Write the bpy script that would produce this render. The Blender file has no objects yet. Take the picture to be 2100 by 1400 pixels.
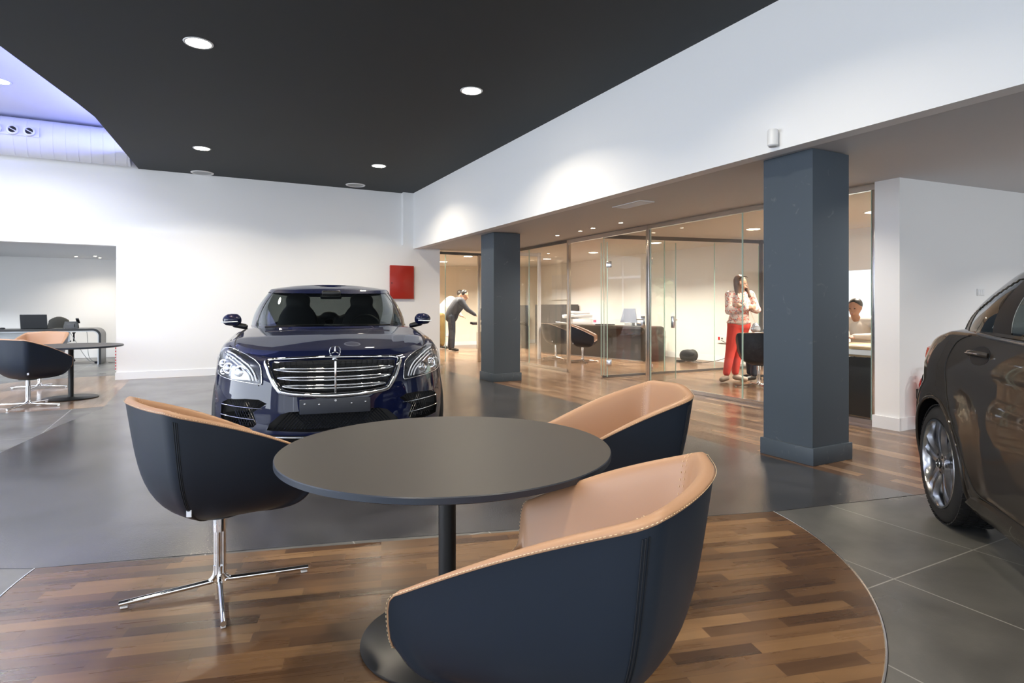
import bpy, bmesh, math, random
from mathutils import Vector, Matrix, geometry
from mathutils.bvhtree import BVHTree
random.seed(7)
PI = math.pi
SC = bpy.context.scene
COL = SC.collection
F, H, HY = 1220.0, 1.25, 630.0          # focal length in px, eye height, horizon row of a 2100x1400 frame

# ---------------------------------------------------------------- plan helpers
C0 = Vector((-2.106, 12.72)); U1 = Vector((.4674, -.8841)); U2 = Vector((.8841, .4674))
ROT = math.atan2(U2.y, U2.x)
def P(s, t, z=0.0):
    q = C0 + U1*s + U2*t
    return Vector((q.x, q.y, z))
def FL(px, py, z=0.0):
    Y = F*(H - z)/(py - HY)
    return Vector(((px-1050)/F*Y, Y, z))
def lerp(a, b, t): return a + (b-a)*t
def interp(x, xs, ys):
    if x <= xs[0]: return ys[0]
    for i in range(len(xs)-1):
        if x <= xs[i+1]:
            return ys[i] + (ys[i+1]-ys[i])*(x-xs[i])/(xs[i+1]-xs[i])
    return ys[-1]
def sm(t): t = max(0, min(1, t)); return t*t*(3-2*t)

# ---------------------------------------------------------------- materials
def mat(name, col=(.8,.8,.8), rough=.5, metal=0.0, coat=0.0, coat_r=.03, spec=.5, emit=None, es=0, sheen=0):
    m = bpy.data.materials.new(name); m.use_nodes = True
    b = m.node_tree.nodes['Principled BSDF']
    b.inputs['Base Color'].default_value = (*col, 1)
    b.inputs['Roughness'].default_value = rough
    b.inputs['Metallic'].default_value = metal
    b.inputs['Coat Weight'].default_value = coat
    b.inputs['Coat Roughness'].default_value = coat_r
    b.inputs['Specular IOR Level'].default_value = spec
    if emit:
        b.inputs['Emission Color'].default_value = (*emit, 1); b.inputs['Emission Strength'].default_value = es
    return m
def N(m, t): return m.node_tree.nodes.new(t)
def L(m, a, b): m.node_tree.links.new(a, b)
def BS(m): return m.node_tree.nodes['Principled BSDF']
def noise_bump(m, scale=200, strength=.1, dist=.002, detail=3, objc=True):
    tc = N(m, 'ShaderNodeTexCoord'); n = N(m, 'ShaderNodeTexNoise'); b = N(m, 'ShaderNodeBump')
    n.inputs['Scale'].default_value = scale; n.inputs['Detail'].default_value = detail
    b.inputs['Strength'].default_value = strength; b.inputs['Distance'].default_value = dist
    L(m, tc.outputs['Object'], n.inputs['Vector']); L(m, n.outputs['Fac'], b.inputs['Height'])
    L(m, b.outputs['Normal'], BS(m).inputs['Normal'])
    return n, tc
def ramp(m, stops):
    r = N(m, 'ShaderNodeValToRGB'); e = r.color_ramp.elements
    e[0].position = stops[0][0]; e[0].color = (*stops[0][1], 1)
    e[1].position = stops[-1][0]; e[1].color = (*stops[-1][1], 1)
    for p, c in stops[1:-1]:
        k = e.new(p); k.color = (*c, 1)
    return r
def glass_mat(name, tint=(.95,.97,.95), ior=1.45, rough=0.0, extra=0.0, gcol=(1,1,1)):
    m = bpy.data.materials.new(name); m.use_nodes = True; nt = m.node_tree
    nt.nodes.remove(BS(m))
    out = nt.nodes['Material Output']
    t = N(m, 'ShaderNodeBsdfTransparent'); t.inputs[0].default_value = (*tint, 1)
    g = N(m, 'ShaderNodeBsdfGlossy'); g.inputs['Roughness'].default_value = rough; g.inputs['Color'].default_value = (*gcol, 1)
    lw = N(m, 'ShaderNodeLayerWeight'); lw.inputs['Blend'].default_value = .5; pw = N(m, 'ShaderNodeMath'); pw.operation = 'POWER'; pw.inputs[1].default_value = 4.5
    ad = N(m, 'ShaderNodeMath'); ad.operation = 'MULTIPLY_ADD'; f0 = ((ior-1)/(ior+1))**2 + extra
    L(m, lw.outputs['Facing'], pw.inputs[0]); ad.inputs[1].default_value = 1-f0; ad.inputs[2].default_value = f0
    mx = N(m, 'ShaderNodeMixShader')
    L(m, pw.outputs[0], ad.inputs[0]); L(m, ad.outputs[0], mx.inputs[0]); L(m, t.outputs[0], mx.inputs[1]); L(m, g.outputs[0], mx.inputs[2])
    L(m, mx.outputs[0], out.inputs['Surface'])
    return m

M = {}
def wall_mat(name, col, rough=.6):
    m = mat(name, col, rough, spec=.25); noise_bump(m, 60, .04, .002); return m
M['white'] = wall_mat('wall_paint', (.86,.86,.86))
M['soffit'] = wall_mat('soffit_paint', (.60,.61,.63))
M['office_wall'] = wall_mat('office_wall_paint', (.86,.84,.80))
M['office_beige'] = wall_mat('office_beige_paint', (.84,.76,.64))
M['black_ceil'] = wall_mat('black_ceiling_paint', (.043,.047,.049), .7)
M['upper_ceil'] = wall_mat('upper_ceiling_paint', (.75,.76,.82))
M['base_white'] = mat('baseboard_lacquer', (.82,.83,.85), .35)
M['column'] = wall_mat('column_paint', (.066,.084,.104), .42)
def scuffed(m, amount):
    n, tc = noise_bump(m, 40, .05, .002)
    a = N(m, 'ShaderNodeTexNoise'); a.inputs['Scale'].default_value = 9; a.inputs['Detail'].default_value = 8; a.inputs['Distortion'].default_value = 1.5
    L(m, tc.outputs['Object'], a.inputs['Vector'])
    r = ramp(m, [(.66, (.066,.084,.104)), (.76, (.066+amount,.084+amount,.104+amount))])
    L(m, a.outputs['Fac'], r.inputs[0]); L(m, r.outputs[0], BS(m).inputs['Base Color'])
scuffed(M['column'], .045)
M['steel'] = mat('brushed_steel', (.72,.71,.69), .22, 1.0)
M['chrome'] = mat('polished_chrome', (.85,.85,.86), .05, 1.0)
M['satin_chrome'] = mat('satin_chrome', (.75,.75,.76), .18, 1.0)
M['dark_steel'] = mat('dark_rail', (.12,.115,.11), .35, .6)
M['black_metal'] = mat('black_powder_coat', (.012,.013,.014), .38)
M['tabletop'] = mat('charcoal_laminate', (.042,.038,.034), .42, spec=.45); noise_bump(M['tabletop'], 500, .05, .0005)
M['table_edge'] = mat('table_edge', (.022,.03,.045), .4)
M['navy_leather'] = mat('navy_black_leather', (.011,.018,.031), .42, spec=.5); noise_bump(M['navy_leather'], 420, .12, .0006)
M['tan_leather'] = mat('tan_leather', (.41,.235,.135), .42, spec=.45); noise_bump(M['tan_leather'], 380, .12, .0006)
M['brown_leather'] = mat('brown_leather', (.115,.06,.032), .45); noise_bump(M['brown_leather'], 380, .12, .0006)
M['stitch'] = mat('cream_thread', (.80,.62,.38), .6)
M['thread_dark'] = mat('dark_thread', (.006,.008,.012), .5)
M['tag'] = mat('woven_tag', (.75,.78,.85), .5)
M['white_plastic'] = mat('white_plastic', (.8,.8,.8), .35)
M['grey_plastic'] = mat('grey_plastic', (.35,.36,.36), .4)
M['black_plastic'] = mat('black_plastic', (.007,.008,.010), .5, spec=.3)
M['screen'] = mat('dark_screen', (.006,.008,.014), .12)
M['red_metal'] = mat('red_enamel', (.36,.022,.013), .28)
M['red_gloss'] = mat('red_gloss', (.6,.02,.015), .18)
M['rubber'] = mat('tyre_rubber', (.012,.012,.013), .6); noise_bump(M['rubber'], 90, .2, .001)
M['hole'] = mat('dark_hole', (.003,.003,.003), .7)
M['desk_black'] = mat('desk_black', (.018,.018,.018), .3)
M['desk_dark'] = mat('desk_dark_veneer', (.032,.026,.022), .35)
M['desk_white'] = mat('desk_white', (.72,.75,.78), .25)
M['cabinet_grey'] = mat('cabinet_grey', (.075,.075,.078), .45)
M['tan_top'] = mat('desk_tan', (.42,.30,.17), .35)
M['glass'] = glass_mat('clear_glass', (.985,.99,.975), 1.32)
M['glass_edge'] = mat('glass_edge', (.45,.62,.55), .15, spec=.8)
M['blue_paint'] = mat('deep_blue_car_paint', (.0012,.0040,.030), .5, .0, 1.0, .012, .06)
M['car_dark'] = mat('car_black_trim', (.006,.006,.007), .3)
M['brown_paint'] = mat('mocha_car_paint', (.026,.020,.015), .5, .1, 1.0, .015, .15)
M['car_glass'] = glass_mat('car_glass', (.34,.37,.36), 1.5, gcol=(.9,.95,1))
M['lens'] = glass_mat('lamp_lens', (.95,.96,.98), 1.45)
M['drl'] = mat('light_guide', (.75,.8,.9), .15, spec=.8)
M['lamp_inner'] = mat('lamp_reflector', (.30,.31,.34), .10, 1.0)
M['lamp_dark'] = mat('lamp_housing', (.02,.022,.028), .2)
M['seat_dark'] = mat('car_seat_leather', (.022,.024,.03), .45)
M['taillight'] = mat('taillight_red', (.55,.10,.06), .1, spec=.8, coat=1)
M['plate'] = mat('plate_holder', (.028,.033,.045), .5)
M['alloy'] = mat('alloy_silver', (.62,.63,.66), .18, 1.0)
M['disc_grey'] = mat('brake_disc', (.3,.3,.3), .35, 1.0)
M['skin'] = mat('skin', (.46,.25,.16), .5)
M['skin_dark'] = mat('skin_tanned', (.36,.18,.11), .5)
M['hair_brown'] = mat('brown_hair', (.10,.042,.016), .5)
M['hair_black'] = mat('black_hair', (.014,.010,.008), .45)
M['eye'] = mat('eye', (.03,.02,.015), .2)
M['lips'] = mat('lips', (.42,.13,.11), .5)
M['red_cloth'] = mat('coral_cotton', (.58,.055,.04), .75)
M['navy_cloth'] = mat('navy_wool', (.012,.014,.022), .75)
M['jeans'] = mat('dark_denim', (.018,.024,.04), .8)
M['khaki'] = mat('olive_cotton', (.16,.105,.03), .8)
M['cream_cloth'] = mat('cream_cotton', (.72,.62,.52), .75)
M['shoe'] = mat('beige_suede', (.30,.24,.19), .7)
M['shoe_black'] = mat('black_shoe', (.01,.01,.01), .4)
M['silver_bag'] = mat('silver_leather', (.5,.53,.58), .25, .8)
M['bag_black'] = mat('bag_nylon', (.018,.018,.015), .6)
M['foliage'] = mat('foliage', (.52,.60,.40), .8)
M['asphalt'] = mat('pale_paving', (.5,.5,.48), .8)
# striped shirt / floral blouse
m = M['stripe'] = mat('striped_shirt', (.7,.6,.55), .75)
tc = N(m,'ShaderNodeTexCoord'); w = N(m,'ShaderNodeTexWave'); w.inputs['Scale'].default_value = 14; w.inputs['Distortion'].default_value = .6
L(m, tc.outputs['Object'], w.inputs['Vector']); r = ramp(m, [(.55,(.72,.60,.52)),(.85,(.28,.2,.18))]); L(m, w.outputs['Color'], r.inputs[0]); L(m, r.outputs[0], BS(m).inputs['Base Color'])
m = M['floral'] = mat('floral_blouse', (.7,.6,.55), .8)
tc = N(m,'ShaderNodeTexCoord'); v = N(m,'ShaderNodeTexVoronoi'); v.inputs['Scale'].default_value = 48
L(m, tc.outputs['Object'], v.inputs['Vector'])
sp = N(m,'ShaderNodeSeparateColor'); L(m, v.outputs['Color'], sp.inputs[0])
r = ramp(m, [(0,(.60,.14,.10)),(.18,(.70,.58,.50)),(.58,(.66,.54,.48)),(.62,(.32,.22,.24)),(.74,(.68,.52,.45)),(.88,(.74,.34,.25))]); r.color_ramp.interpolation = 'CONSTANT'
L(m, sp.outputs[0], r.inputs[0]); L(m, r.outputs[0], BS(m).inputs['Base Color'])
def lamp_mat(name, col, s):
    m = mat(name, (.9,.9,.9), .4, emit=col, es=s); return m
M['lamp_warm'] = lamp_mat('downlight_glow', (1,.86,.66), 45)
M['lamp_office'] = lamp_mat('office_downlight_glow', (1,.80,.55), 22)
M['lamp_spot'] = lamp_mat('spot_glow', (1,.78,.52), 60)
M['led_blue'] = lamp_mat('blue_led_strip', (.22,.27,1.0), 240)

# floors -------------------------------------------------------------
def rotcoord(m, ang):
    tc = N(m, 'ShaderNodeTexCoord'); mp = N(m, 'ShaderNodeMapping'); mp.vector_type = 'POINT'
    mp.inputs['Rotation'].default_value = (0, 0, -ang)
    L(m, tc.outputs['Object'], mp.inputs['Vector']); return mp
def wood_mat(name, ang, dx=0, dy=0, rough=.24, roww=.068, plank=.48, k=1.0, pale=False):
    tones = [(p, tuple(k*c for c in q)) for p, q in [(.10,(.040,.019,.009)),(.34,(.078,.038,.016)),(.56,(.13,.067,.028)),(.76,(.20,.110,.047)),(.96,(.33,.195,.090))]]
    if pale: tones = [(.10,(.075,.039,.022)),(.34,(.13,.073,.041)),(.56,(.185,.110,.064)),(.76,(.25,.158,.096)),(.96,(.35,.24,.155))]
    m = mat(name, (.3,.15,.07), rough, spec=.5); mp = rotcoord(m, ang)
    mp.inputs['Location'].default_value = (dx, dy, 0)
    br = N(m, 'ShaderNodeTexBrick'); br.offset = .37; br.offset_frequency = 3; br.squash = .7; br.squash_frequency = 2
    br.inputs['Color1'].default_value = (0,0,0,1); br.inputs['Color2'].default_value = (1,1,1,1); br.inputs['Mortar'].default_value = (.35,.35,.35,1)
    br.inputs['Scale'].default_value = 1; br.inputs['Mortar Size'].default_value = .0006; br.inputs['Mortar Smooth'].default_value = 1
    br.inputs['Brick Width'].default_value = plank; br.inputs['Row Height'].default_value = roww; br.inputs['Bias'].default_value = 0
    L(m, mp.outputs[0], br.inputs['Vector'])
    st = N(m, 'ShaderNodeMapping'); st.inputs['Scale'].default_value = (1.3, 15, 1); L(m, mp.outputs[0], st.inputs['Vector'])
    # shift the grain from plank to plank
    mul = N(m,'ShaderNodeVectorMath'); mul.operation='SCALE'; mul.inputs['Scale'].default_value = 37
    L(m, br.outputs['Color'], mul.inputs[0])
    ad = N(m,'ShaderNodeVectorMath'); ad.operation='ADD'; L(m, st.outputs[0], ad.inputs[0]); L(m, mul.outputs[0], ad.inputs[1])
    n1 = N(m,'ShaderNodeTexNoise'); n1.inputs['Scale'].default_value = 1.0; n1.inputs['Detail'].default_value = 6; n1.inputs['Distortion'].default_value = 1.4
    L(m, ad.outputs[0], n1.inputs['Vector'])
    mix = N(m,'ShaderNodeMix'); mix.data_type = 'FLOAT'; mix.inputs[0].default_value = .42
    L(m, br.outputs['Color'], mix.inputs[2]); L(m, n1.outputs['Fac'], mix.inputs[3])
    r = ramp(m, tones)
    L(m, mix.outputs[0], r.inputs[0]); L(m, r.outputs[0], BS(m).inputs['Base Color'])
    rr = N(m,'ShaderNodeMapRange'); rr.inputs['To Min'].default_value = rough-.05; rr.inputs['To Max'].default_value = rough+.08
    L(m, n1.outputs['Fac'], rr.inputs[0]); L(m, rr.outputs[0], BS(m).inputs['Roughness'])
    b = N(m,'ShaderNodeBump'); b.inputs['Strength'].default_value = .15; b.inputs['Distance'].default_value = .0008
    L(m, br.outputs['Fac'], b.inputs['Height']); b.invert = True; L(m, b.outputs[0], BS(m).inputs['Normal'])
    return m
A_FG = math.atan2(.2144, .9767)
M['wood_fg'] = wood_mat('walnut_parquet_front', A_FG, 0, 0, .27)
M['wood_bg'] = wood_mat('walnut_parquet_offices', ROT+PI/2, 0, 0, .2, .09, .9, 1, True)
def stone_mat(name, c1, c2, rough, bump, bscale, tile=True, ior=1.5):
    m = mat(name, c1, rough, spec=.5); BS(m).inputs['IOR'].default_value = ior; mp = rotcoord(m, ROT)
    mp.inputs['Location'].default_value = (-.035, -.2, 0)
    n = N(m,'ShaderNodeTexNoise'); n.inputs['Scale'].default_value = 1.7; n.inputs['Detail'].default_value = 9; n.inputs['Roughness'].default_value = .62; n.inputs['Distortion'].default_value = .4
    L(m, mp.outputs[0], n.inputs['Vector']); r = ramp(m, [(.3, c1), (.7, c2)]); L(m, n.outputs['Fac'], r.inputs[0])
    col = r.outputs[0]
    if tile:
        br = N(m,'ShaderNodeTexBrick'); br.offset = 0; br.inputs['Scale'].default_value = 1
        br.inputs['Brick Width'].default_value = .7; br.inputs['Row Height'].default_value = 1.4
        br.inputs['Mortar Size'].default_value = .0036; br.inputs['Mortar Smooth'].default_value = .1
        br.inputs['Color1'].default_value = (1,1,1,1); br.inputs['Color2'].default_value = (.86,.86,.86,1); br.inputs['Mortar'].default_value = (0,0,0,1)
        L(m, mp.outputs[0], br.inputs['Vector'])
        mu = N(m,'ShaderNodeMix'); mu.data_type='RGBA'; mu.blend_type='MULTIPLY'; mu.inputs[0].default_value = .5
        L(m, col, mu.inputs[6]); L(m, br.outputs['Color'], mu.inputs[7])
        mx = N(m,'ShaderNodeMix'); mx.data_type='RGBA'; L(m, br.outputs['Fac'], mx.inputs[0]); L(m, mu.outputs[2], mx.inputs[6])
        mx.inputs[7].default_value = (.30,.30,.29,1); col = mx.outputs[2]
    L(m, col, BS(m).inputs['Base Color'])
    nn = N(m,'ShaderNodeTexNoise'); nn.inputs['Scale'].default_value = bscale; nn.inputs['Detail'].default_value = 2
    L(m, mp.outputs[0], nn.inputs['Vector']); b = N(m,'ShaderNodeBump'); b.inputs['Strength'].default_value = bump; b.inputs['Distance'].default_value = .002
    L(m, nn.outputs['Fac'], b.inputs['Height']); L(m, b.outputs[0], BS(m).inputs['Normal'])
    n3 = N(m,'ShaderNodeTexNoise'); n3.inputs['Scale'].default_value = 1.1; n3.inputs['Detail'].default_value = 4
    L(m, mp.outputs[0], n3.inputs['Vector']); rr = N(m,'ShaderNodeMapRange'); rr.inputs['From Min'].default_value = .35; rr.inputs['From Max'].default_value = .65
    rr.inputs['To Min'].default_value = rough*.75; rr.inputs['To Max'].default_value = rough*1.25
    L(m, n3.outputs['Fac'], rr.inputs[0]); L(m, rr.outputs[0], BS(m).inputs['Roughness'])
    return m
M['tile'] = stone_mat('grey_porcelain_tile', (.075,.075,.074), (.145,.144,.138), .36, .1, 120)
M['band'] = stone_mat('dark_glazed_band', (.028,.028,.031), (.07,.07,.076), .19, .28, 170, False, 1.85)

# ---------------------------------------------------------------- mesh helpers
def mkmesh(name, bm, m=None, smooth=False, recalc=True):
    if recalc: bmesh.ops.recalc_face_normals(bm, faces=bm.faces)
    me = bpy.data.meshes.new(name); bm.to_mesh(me); bm.free()
    for x in (m if isinstance(m, (list, tuple)) else [m] if m else []): me.materials.append(x)
    if smooth:
        me.polygons.foreach_set('use_smooth', [True]*len(me.polygons))
        if smooth is not True: me.set_sharp_from_angle(angle=math.radians(smooth))
    return me
def ob(name, bm, m=None, parent=None, smooth=False, loc=None, rot=None, recalc=True):
    me = bm if isinstance(bm, bpy.types.Mesh) else mkmesh(name, bm, m, smooth, recalc)
    o = bpy.data.objects.new(name, me); COL.objects.link(o)
    if parent: o.parent = parent
    if loc is not None: o.location = loc
    if rot is not None: o.rotation_euler = rot
    return o
def tag(o, label=None, cat=None, group=None, kind=None):
    if label: o['label'] = label
    if cat: o['category'] = cat
    if group: o['group'] = group
    if kind: o['kind'] = kind
    return o
def empty(name, loc=(0,0,0), rz=0, label=None, cat=None, group=None):
    o = bpy.data.objects.new(name, None); COL.objects.link(o); o.empty_display_size = .1
    o.location = loc; o.rotation_euler = (0,0,rz); tag(o, label, cat, group); return o
def struct(name, bm, m, smooth=False, parent=None):
    o = ob(name, bm, m, parent, smooth)
    if not parent: o['kind'] = 'structure'
    return o
def copy_tree(o, parent=None):
    c = o.copy(); COL.objects.link(c); c.parent = parent
    for ch in list(o.children): copy_tree(ch, c)
    return c
def box(bm, c, s, bev=0, rz=0, seg=2, rot=None):
    r = bmesh.ops.create_cube(bm, size=1)
    vs = r['verts']
    for v in vs: v.co = Vector((v.co.x*s[0], v.co.y*s[1], v.co.z*s[2]))
    if bev:
        es = list({e for v in vs for e in v.link_edges})
        rr = bmesh.ops.bevel(bm, geom=es, offset=bev, segments=seg, affect='EDGES', profile=.5)
        vs = list({v for f in rr['faces'] for v in f.verts} | {v for v in vs if v.is_valid})
    R = Matrix.Rotation(rz, 3, 'Z') if rot is None else rot
    for v in vs: v.co = R @ v.co + Vector(c)
    return bm
def nb(): return bmesh.new()
def boxo(name, c, s, m, parent=None, bev=0, rz=0, rot=None):
    return ob(name, box(nb(), c, s, bev, rz, rot=rot), m, parent, smooth=(35 if bev else False))
def prism(bm, pts, z0, z1):
    a = [bm.verts.new((p[0], p[1], z0)) for p in pts]; b = [bm.verts.new((p[0], p[1], z1)) for p in pts]
    n = len(pts)
    bm.faces.new(a[::-1]); bm.faces.new(b)
    for i in range(n): bm.faces.new((a[i], a[(i+1)%n], b[(i+1)%n], b[i]))
    return bm
def hexa(bm, a, b):                      # a, b: lists of matching 3d points (bottom ring, top ring)
    va = [bm.verts.new(p) for p in a]; vb = [bm.verts.new(p) for p in b]; n = len(a)
    bm.faces.new(va[::-1]); bm.faces.new(vb)
    for i in range(n): bm.faces.new((va[i], va[(i+1)%n], vb[(i+1)%n], vb[i]))
    return bm
def lathe(bm, prof, n=48, cx=0, cy=0, cz=0, axis='z'):
    rings = []
    for r, z in prof:
        if r < 1e-6:
            rings.append([bm.verts.new((0,0,z))]); continue
        rings.append([bm.verts.new((r*math.cos(2*PI*i/n), r*math.sin(2*PI*i/n), z)) for i in range(n)])
    for a, b in zip(rings, rings[1:]):
        for i in range(n):
            j = (i+1) % n
            if len(a) == 1 and len(b) == 1: continue
            if len(a) == 1: bm.faces.new((a[0], b[j], b[i]))
            elif len(b) == 1: bm.faces.new((a[i], a[j], b[0]))
            else: bm.faces.new((a[i], a[j], b[j], b[i]))
    for k in (0, -1):
        if len(rings[k]) > 1: bm.faces.new(rings[k])
    vs = [v for r in rings for v in r]
    for v in vs:
        x, y, z = v.co
        if axis == 'x': x, y, z = z, x, y
        if axis == 'y': x, y, z = y, z, x
        v.co = (x+cx, y+cy, z+cz)
    return bm
def tube(bm, pts, r, n=10, closed=False, flat=None):
    pts = [Vector(p) for p in pts]; k = len(pts)
    rad = r if isinstance(r, (list, tuple)) else [r]*k
    rings = []; up = None
    for i in range(k):
        a = pts[(i-1) % k] if (closed or i) else pts[0]; b = pts[(i+1) % k] if (closed or i < k-1) else pts[-1]
        d = (b-a); d = d.normalized() if d.length > 1e-9 else Vector((0,0,1))
        if up is None: up = Vector((0,0,1)) if abs(d.z) < .9 else Vector((1,0,0))
        s = d.cross(up); s = s.normalized() if s.length > 1e-6 else d.orthogonal().normalized()
        up = s.cross(d).normalized()
        fx, fy = flat or (1, 1)
        rings.append([bm.verts.new(pts[i] + s*(math.cos(2*PI*j/n)*rad[i]*fx) + up*(math.sin(2*PI*j/n)*rad[i]*fy)) for j in range(n)])
    for i in range(k if closed else k-1):
        a, b = rings[i], rings[(i+1) % k]
        for j in range(n): bm.faces.new((a[j], a[(j+1)%n], b[(j+1)%n], b[j]))
    if not closed:
        bm.faces.new(rings[0][::-1]); bm.faces.new(rings[-1])
    return bm
def grid(bm, rows, closeu=False):
    vr = [[bm.verts.new(p) for p in r] for r in rows]
    n = len(rows[0])
    for a, b in zip(vr, vr[1:]):
        for i in range(n if closeu else n-1):
            bm.faces.new((a[i], a[(i+1)%n], b[(i+1)%n], b[i]))
    return vr
def arc(cx, cy, r, a0, a1, n=8):
    return [(cx+r*math.cos(lerp(a0,a1,i/n)), cy+r*math.sin(lerp(a0,a1,i/n))) for i in range(n+1)]
def catmull(pts, sub=6, closed=False):
    pts = [Vector(p) for p in pts]; n = len(pts); out = []
    for i in range(n if closed else n-1):
        p0 = pts[(i-1) % n] if (closed or i) else pts[0]; p1 = pts[i]; p2 = pts[(i+1) % n]
        p3 = pts[(i+2) % n] if (closed or i+2 < n) else pts[-1]
        for k in range(sub):
            t = k/sub
            out.append(.5*((2*p1)+(-p0+p2)*t+(2*p0-5*p1+4*p2-p3)*t*t+(-p0+3*p1-3*p2+p3)*t**3))
    if not closed: out.append(pts[-1])
    return out
def evaluated(o):
    dg = bpy.context.evaluated_depsgraph_get(); dg.update()
    return bpy.data.meshes.new_from_object(o.evaluated_get(dg), preserve_all_data_layers=False, depsgraph=dg)
def drop(o):
    me = o.data; bpy.data.objects.remove(o, do_unlink=True)
    if me and not me.users: bpy.data.meshes.remove(me)
def blob_mesh(name, caps, m, voxel=.012, smooth=4, rot=None):
    """one continuous smooth surface from tapered capsules (p0,r0,p1,r1) and ellipsoids (c,(rx,ry,rz))"""
    bm = nb()
    for c in caps:
        if len(c) == 2:
            r = bmesh.ops.create_uvsphere(bm, u_segments=20, v_segments=14, radius=1)
            for v in r['verts']: v.co = Vector((v.co.x*c[1][0], v.co.y*c[1][1], v.co.z*c[1][2])) + Vector(c[0])
        else:
            a, ra, b, rb = Vector(c[0]), c[1], Vector(c[2]), c[3]
            d = (b-a).normalized(); prof = []
            pts = []; rr = []
            for k in range(1, 7): t = k/6*PI/2; pts.append(a - d*ra*math.cos(t)); rr.append(ra*math.sin(t))
            for k in range(0, 6): t = k/6*PI/2; pts.append(b + d*rb*math.sin(t)); rr.append(rb*math.cos(t))
            tube(bm, pts, rr, 14)
    o = ob(name+'_tmp', bm, None)
    mo = o.modifiers.new('r', 'REMESH'); mo.mode = 'VOXEL'; mo.voxel_size = voxel; mo.use_smooth_shade = True
    s = o.modifiers.new('s', 'SMOOTH'); s.iterations = smooth; s.factor = .5
    me = evaluated(o); drop(o)
    me.materials.clear(); me.materials.append(m); me.name = name
    me.polygons.foreach_set('use_smooth', [True]*len(me.polygons))
    return me
def blob(name, caps, m, parent=None, voxel=.012, smooth=4):
    return ob(name, blob_mesh(name, caps, m, voxel, smooth), None, parent)
# ================================================================ ROOM
def zlow(t): return 2.5 + .028*t
def slab(bm, s0, s1, t0, t1, z0, z1):
    c = [(s0,t0),(s1,t0),(s1,t1),(s0,t1)]
    return hexa(bm, [P(s,t,z0) for s,t in c], [P(s,t,z1) for s,t in c])
def wall(name, s0, s1, t0, t1, z0, z1, m=None):
    return struct(name, slab(nb(), s0, s1, t0, t1, z0, z1), m or M['white'])
def strip_poly(name, pts, z0, z1, m):
    return struct(name, prism(nb(), pts, z0, z1), m)

# floor: tile everywhere, then the glazed band, then the parquet areas
struct('floor', slab(nb(), -8, 18, -14, 12, -.12, 0), M['tile'])
px = lambda a, b: tuple(FL(a, b).xy)
band = [px(907,758), px(1200,831), px(1480,912), px(1660,959), px(1876,1015), px(1595,1048), px(740,1108), px(68,1166), (-3.75,2.84), px(0,929), px(127,870), px(208,839), px(266,779), tuple(P(-.05,.7).xy)]
strip_poly('floor', band, 0, .0022, M['band'])
wb = [px(907,758), px(1200,831), px(1480,912), px(1660,959), px(1876,1015), (5.6,4.83), tuple(P(8.8,10).xy), tuple(P(-6.1,10).xy), tuple(P(-6.1,.3).xy), tuple(P(-.06,.68).xy)]
strip_poly('floor', wb, 0, .0016, M['wood_bg'])
# round parquet island cut by the edge of the dark band
D_, E_ = Vector(px(1595,1048)), Vector(px(68,1166)); cc = Vector((-.33, 3.2)); R_ = 1.985
aD = math.atan2(*(D_-cc).yx); aE = math.atan2(*(E_-cc).yx)
if aE > 0: aE -= 2*PI
arcp = [(cc.x+R_*math.cos(lerp(aD, aE, i/90)), cc.y+R_*math.sin(lerp(aD, aE, i/90))) for i in range(91)]
strip_poly('floor', arcp, 0, .0012, M['wood_fg'])
struct('trim_1', tube(nb(), [(x, y, .0015) for x, y in arcp], .0055, 6, flat=(1,.35)), M['satin_chrome'])
c2 = Vector((-6.45, 9.05))
strip_poly('floor', [(c2.x+2.02*math.cos(2*PI*i/72), c2.y+2.02*math.sin(2*PI*i/72)) for i in range(72)], 0, .0012, M['wood_bg'])

# back wall: low projecting block, recessed upper wall, pilaster in the corner
wall('wall_back', -.25, 0, -5.32, .60, 0, 2.56)
wall('wall_back_upper', -.30, -.12, -14, -.226, 2.56, 4.3)
wall('wall_back_lintel', -.30, -.12, -14, -5.32, 2.32, 2.56)
wall('wall_back_pilaster', -.25, 0, -.226, .02, 2.56, 4.3)
wall('wall_alcove_back', -5.9, -5.7, -14, -5.1, 0, 3)
wall('wall_alcove_side', -5.7, -.25, -5.32, -5.15, 0, 3)
struct('ceiling_alcove', hexa(nb(), [P(-.3,-14,2.33),P(-.3,-5.32,2.33),P(-5.7,-5.32,2.45),P(-5.7,-14,2.45)], [P(-.3,-14,2.5),P(-.3,-5.32,2.5),P(-5.7,-5.32,2.6),P(-5.7,-14,2.6)]), wall_mat('alcove_ceiling_paint', (.62,.64,.68)))
wall('wall_left', -6, 18, -14.2, -14, 0, 4.3)
wall('wall_fascia', -.25, 18, 0, .14, 2.5, 4.3)
# low ceiling over the offices (rises slightly towards their back wall)
def sl_ceiling(name, s0, s1, t0, t1, m):
    c = [(s0,t0),(s1,t0),(s1,t1),(s0,t1)]
    return struct(name, hexa(nb(), [P(s,t,zlow(t)) for s,t in c], [P(s,t,zlow(t)+.2) for s,t in c]), m)
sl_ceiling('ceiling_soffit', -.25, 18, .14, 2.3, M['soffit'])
sl_ceiling('ceiling_offices', -5.9, 8.75, 2.3, 6.7, M['office_wall'])
sl_ceiling('ceiling_office_far', -5.9, -.25, .35, 2.3, M['office_wall'])
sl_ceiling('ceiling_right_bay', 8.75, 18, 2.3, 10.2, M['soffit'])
wall('wall_office_far', -6.1, -5.9, .3, 6.7, 0, 2.72, M['office_beige'])
wall('wall_office_side', -5.9, -.25, .42, .6, 0, 2.72, M['office_beige'])
wall('wall_office_back', -5.9, 5.25, 6.5, 6.7, 0, 2.72, M['office_wall'])
wall('wall_office_back_near', 7.7, 8.75, 6.5, 6.7, 0, 2.72, M['office_wall'])
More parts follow.
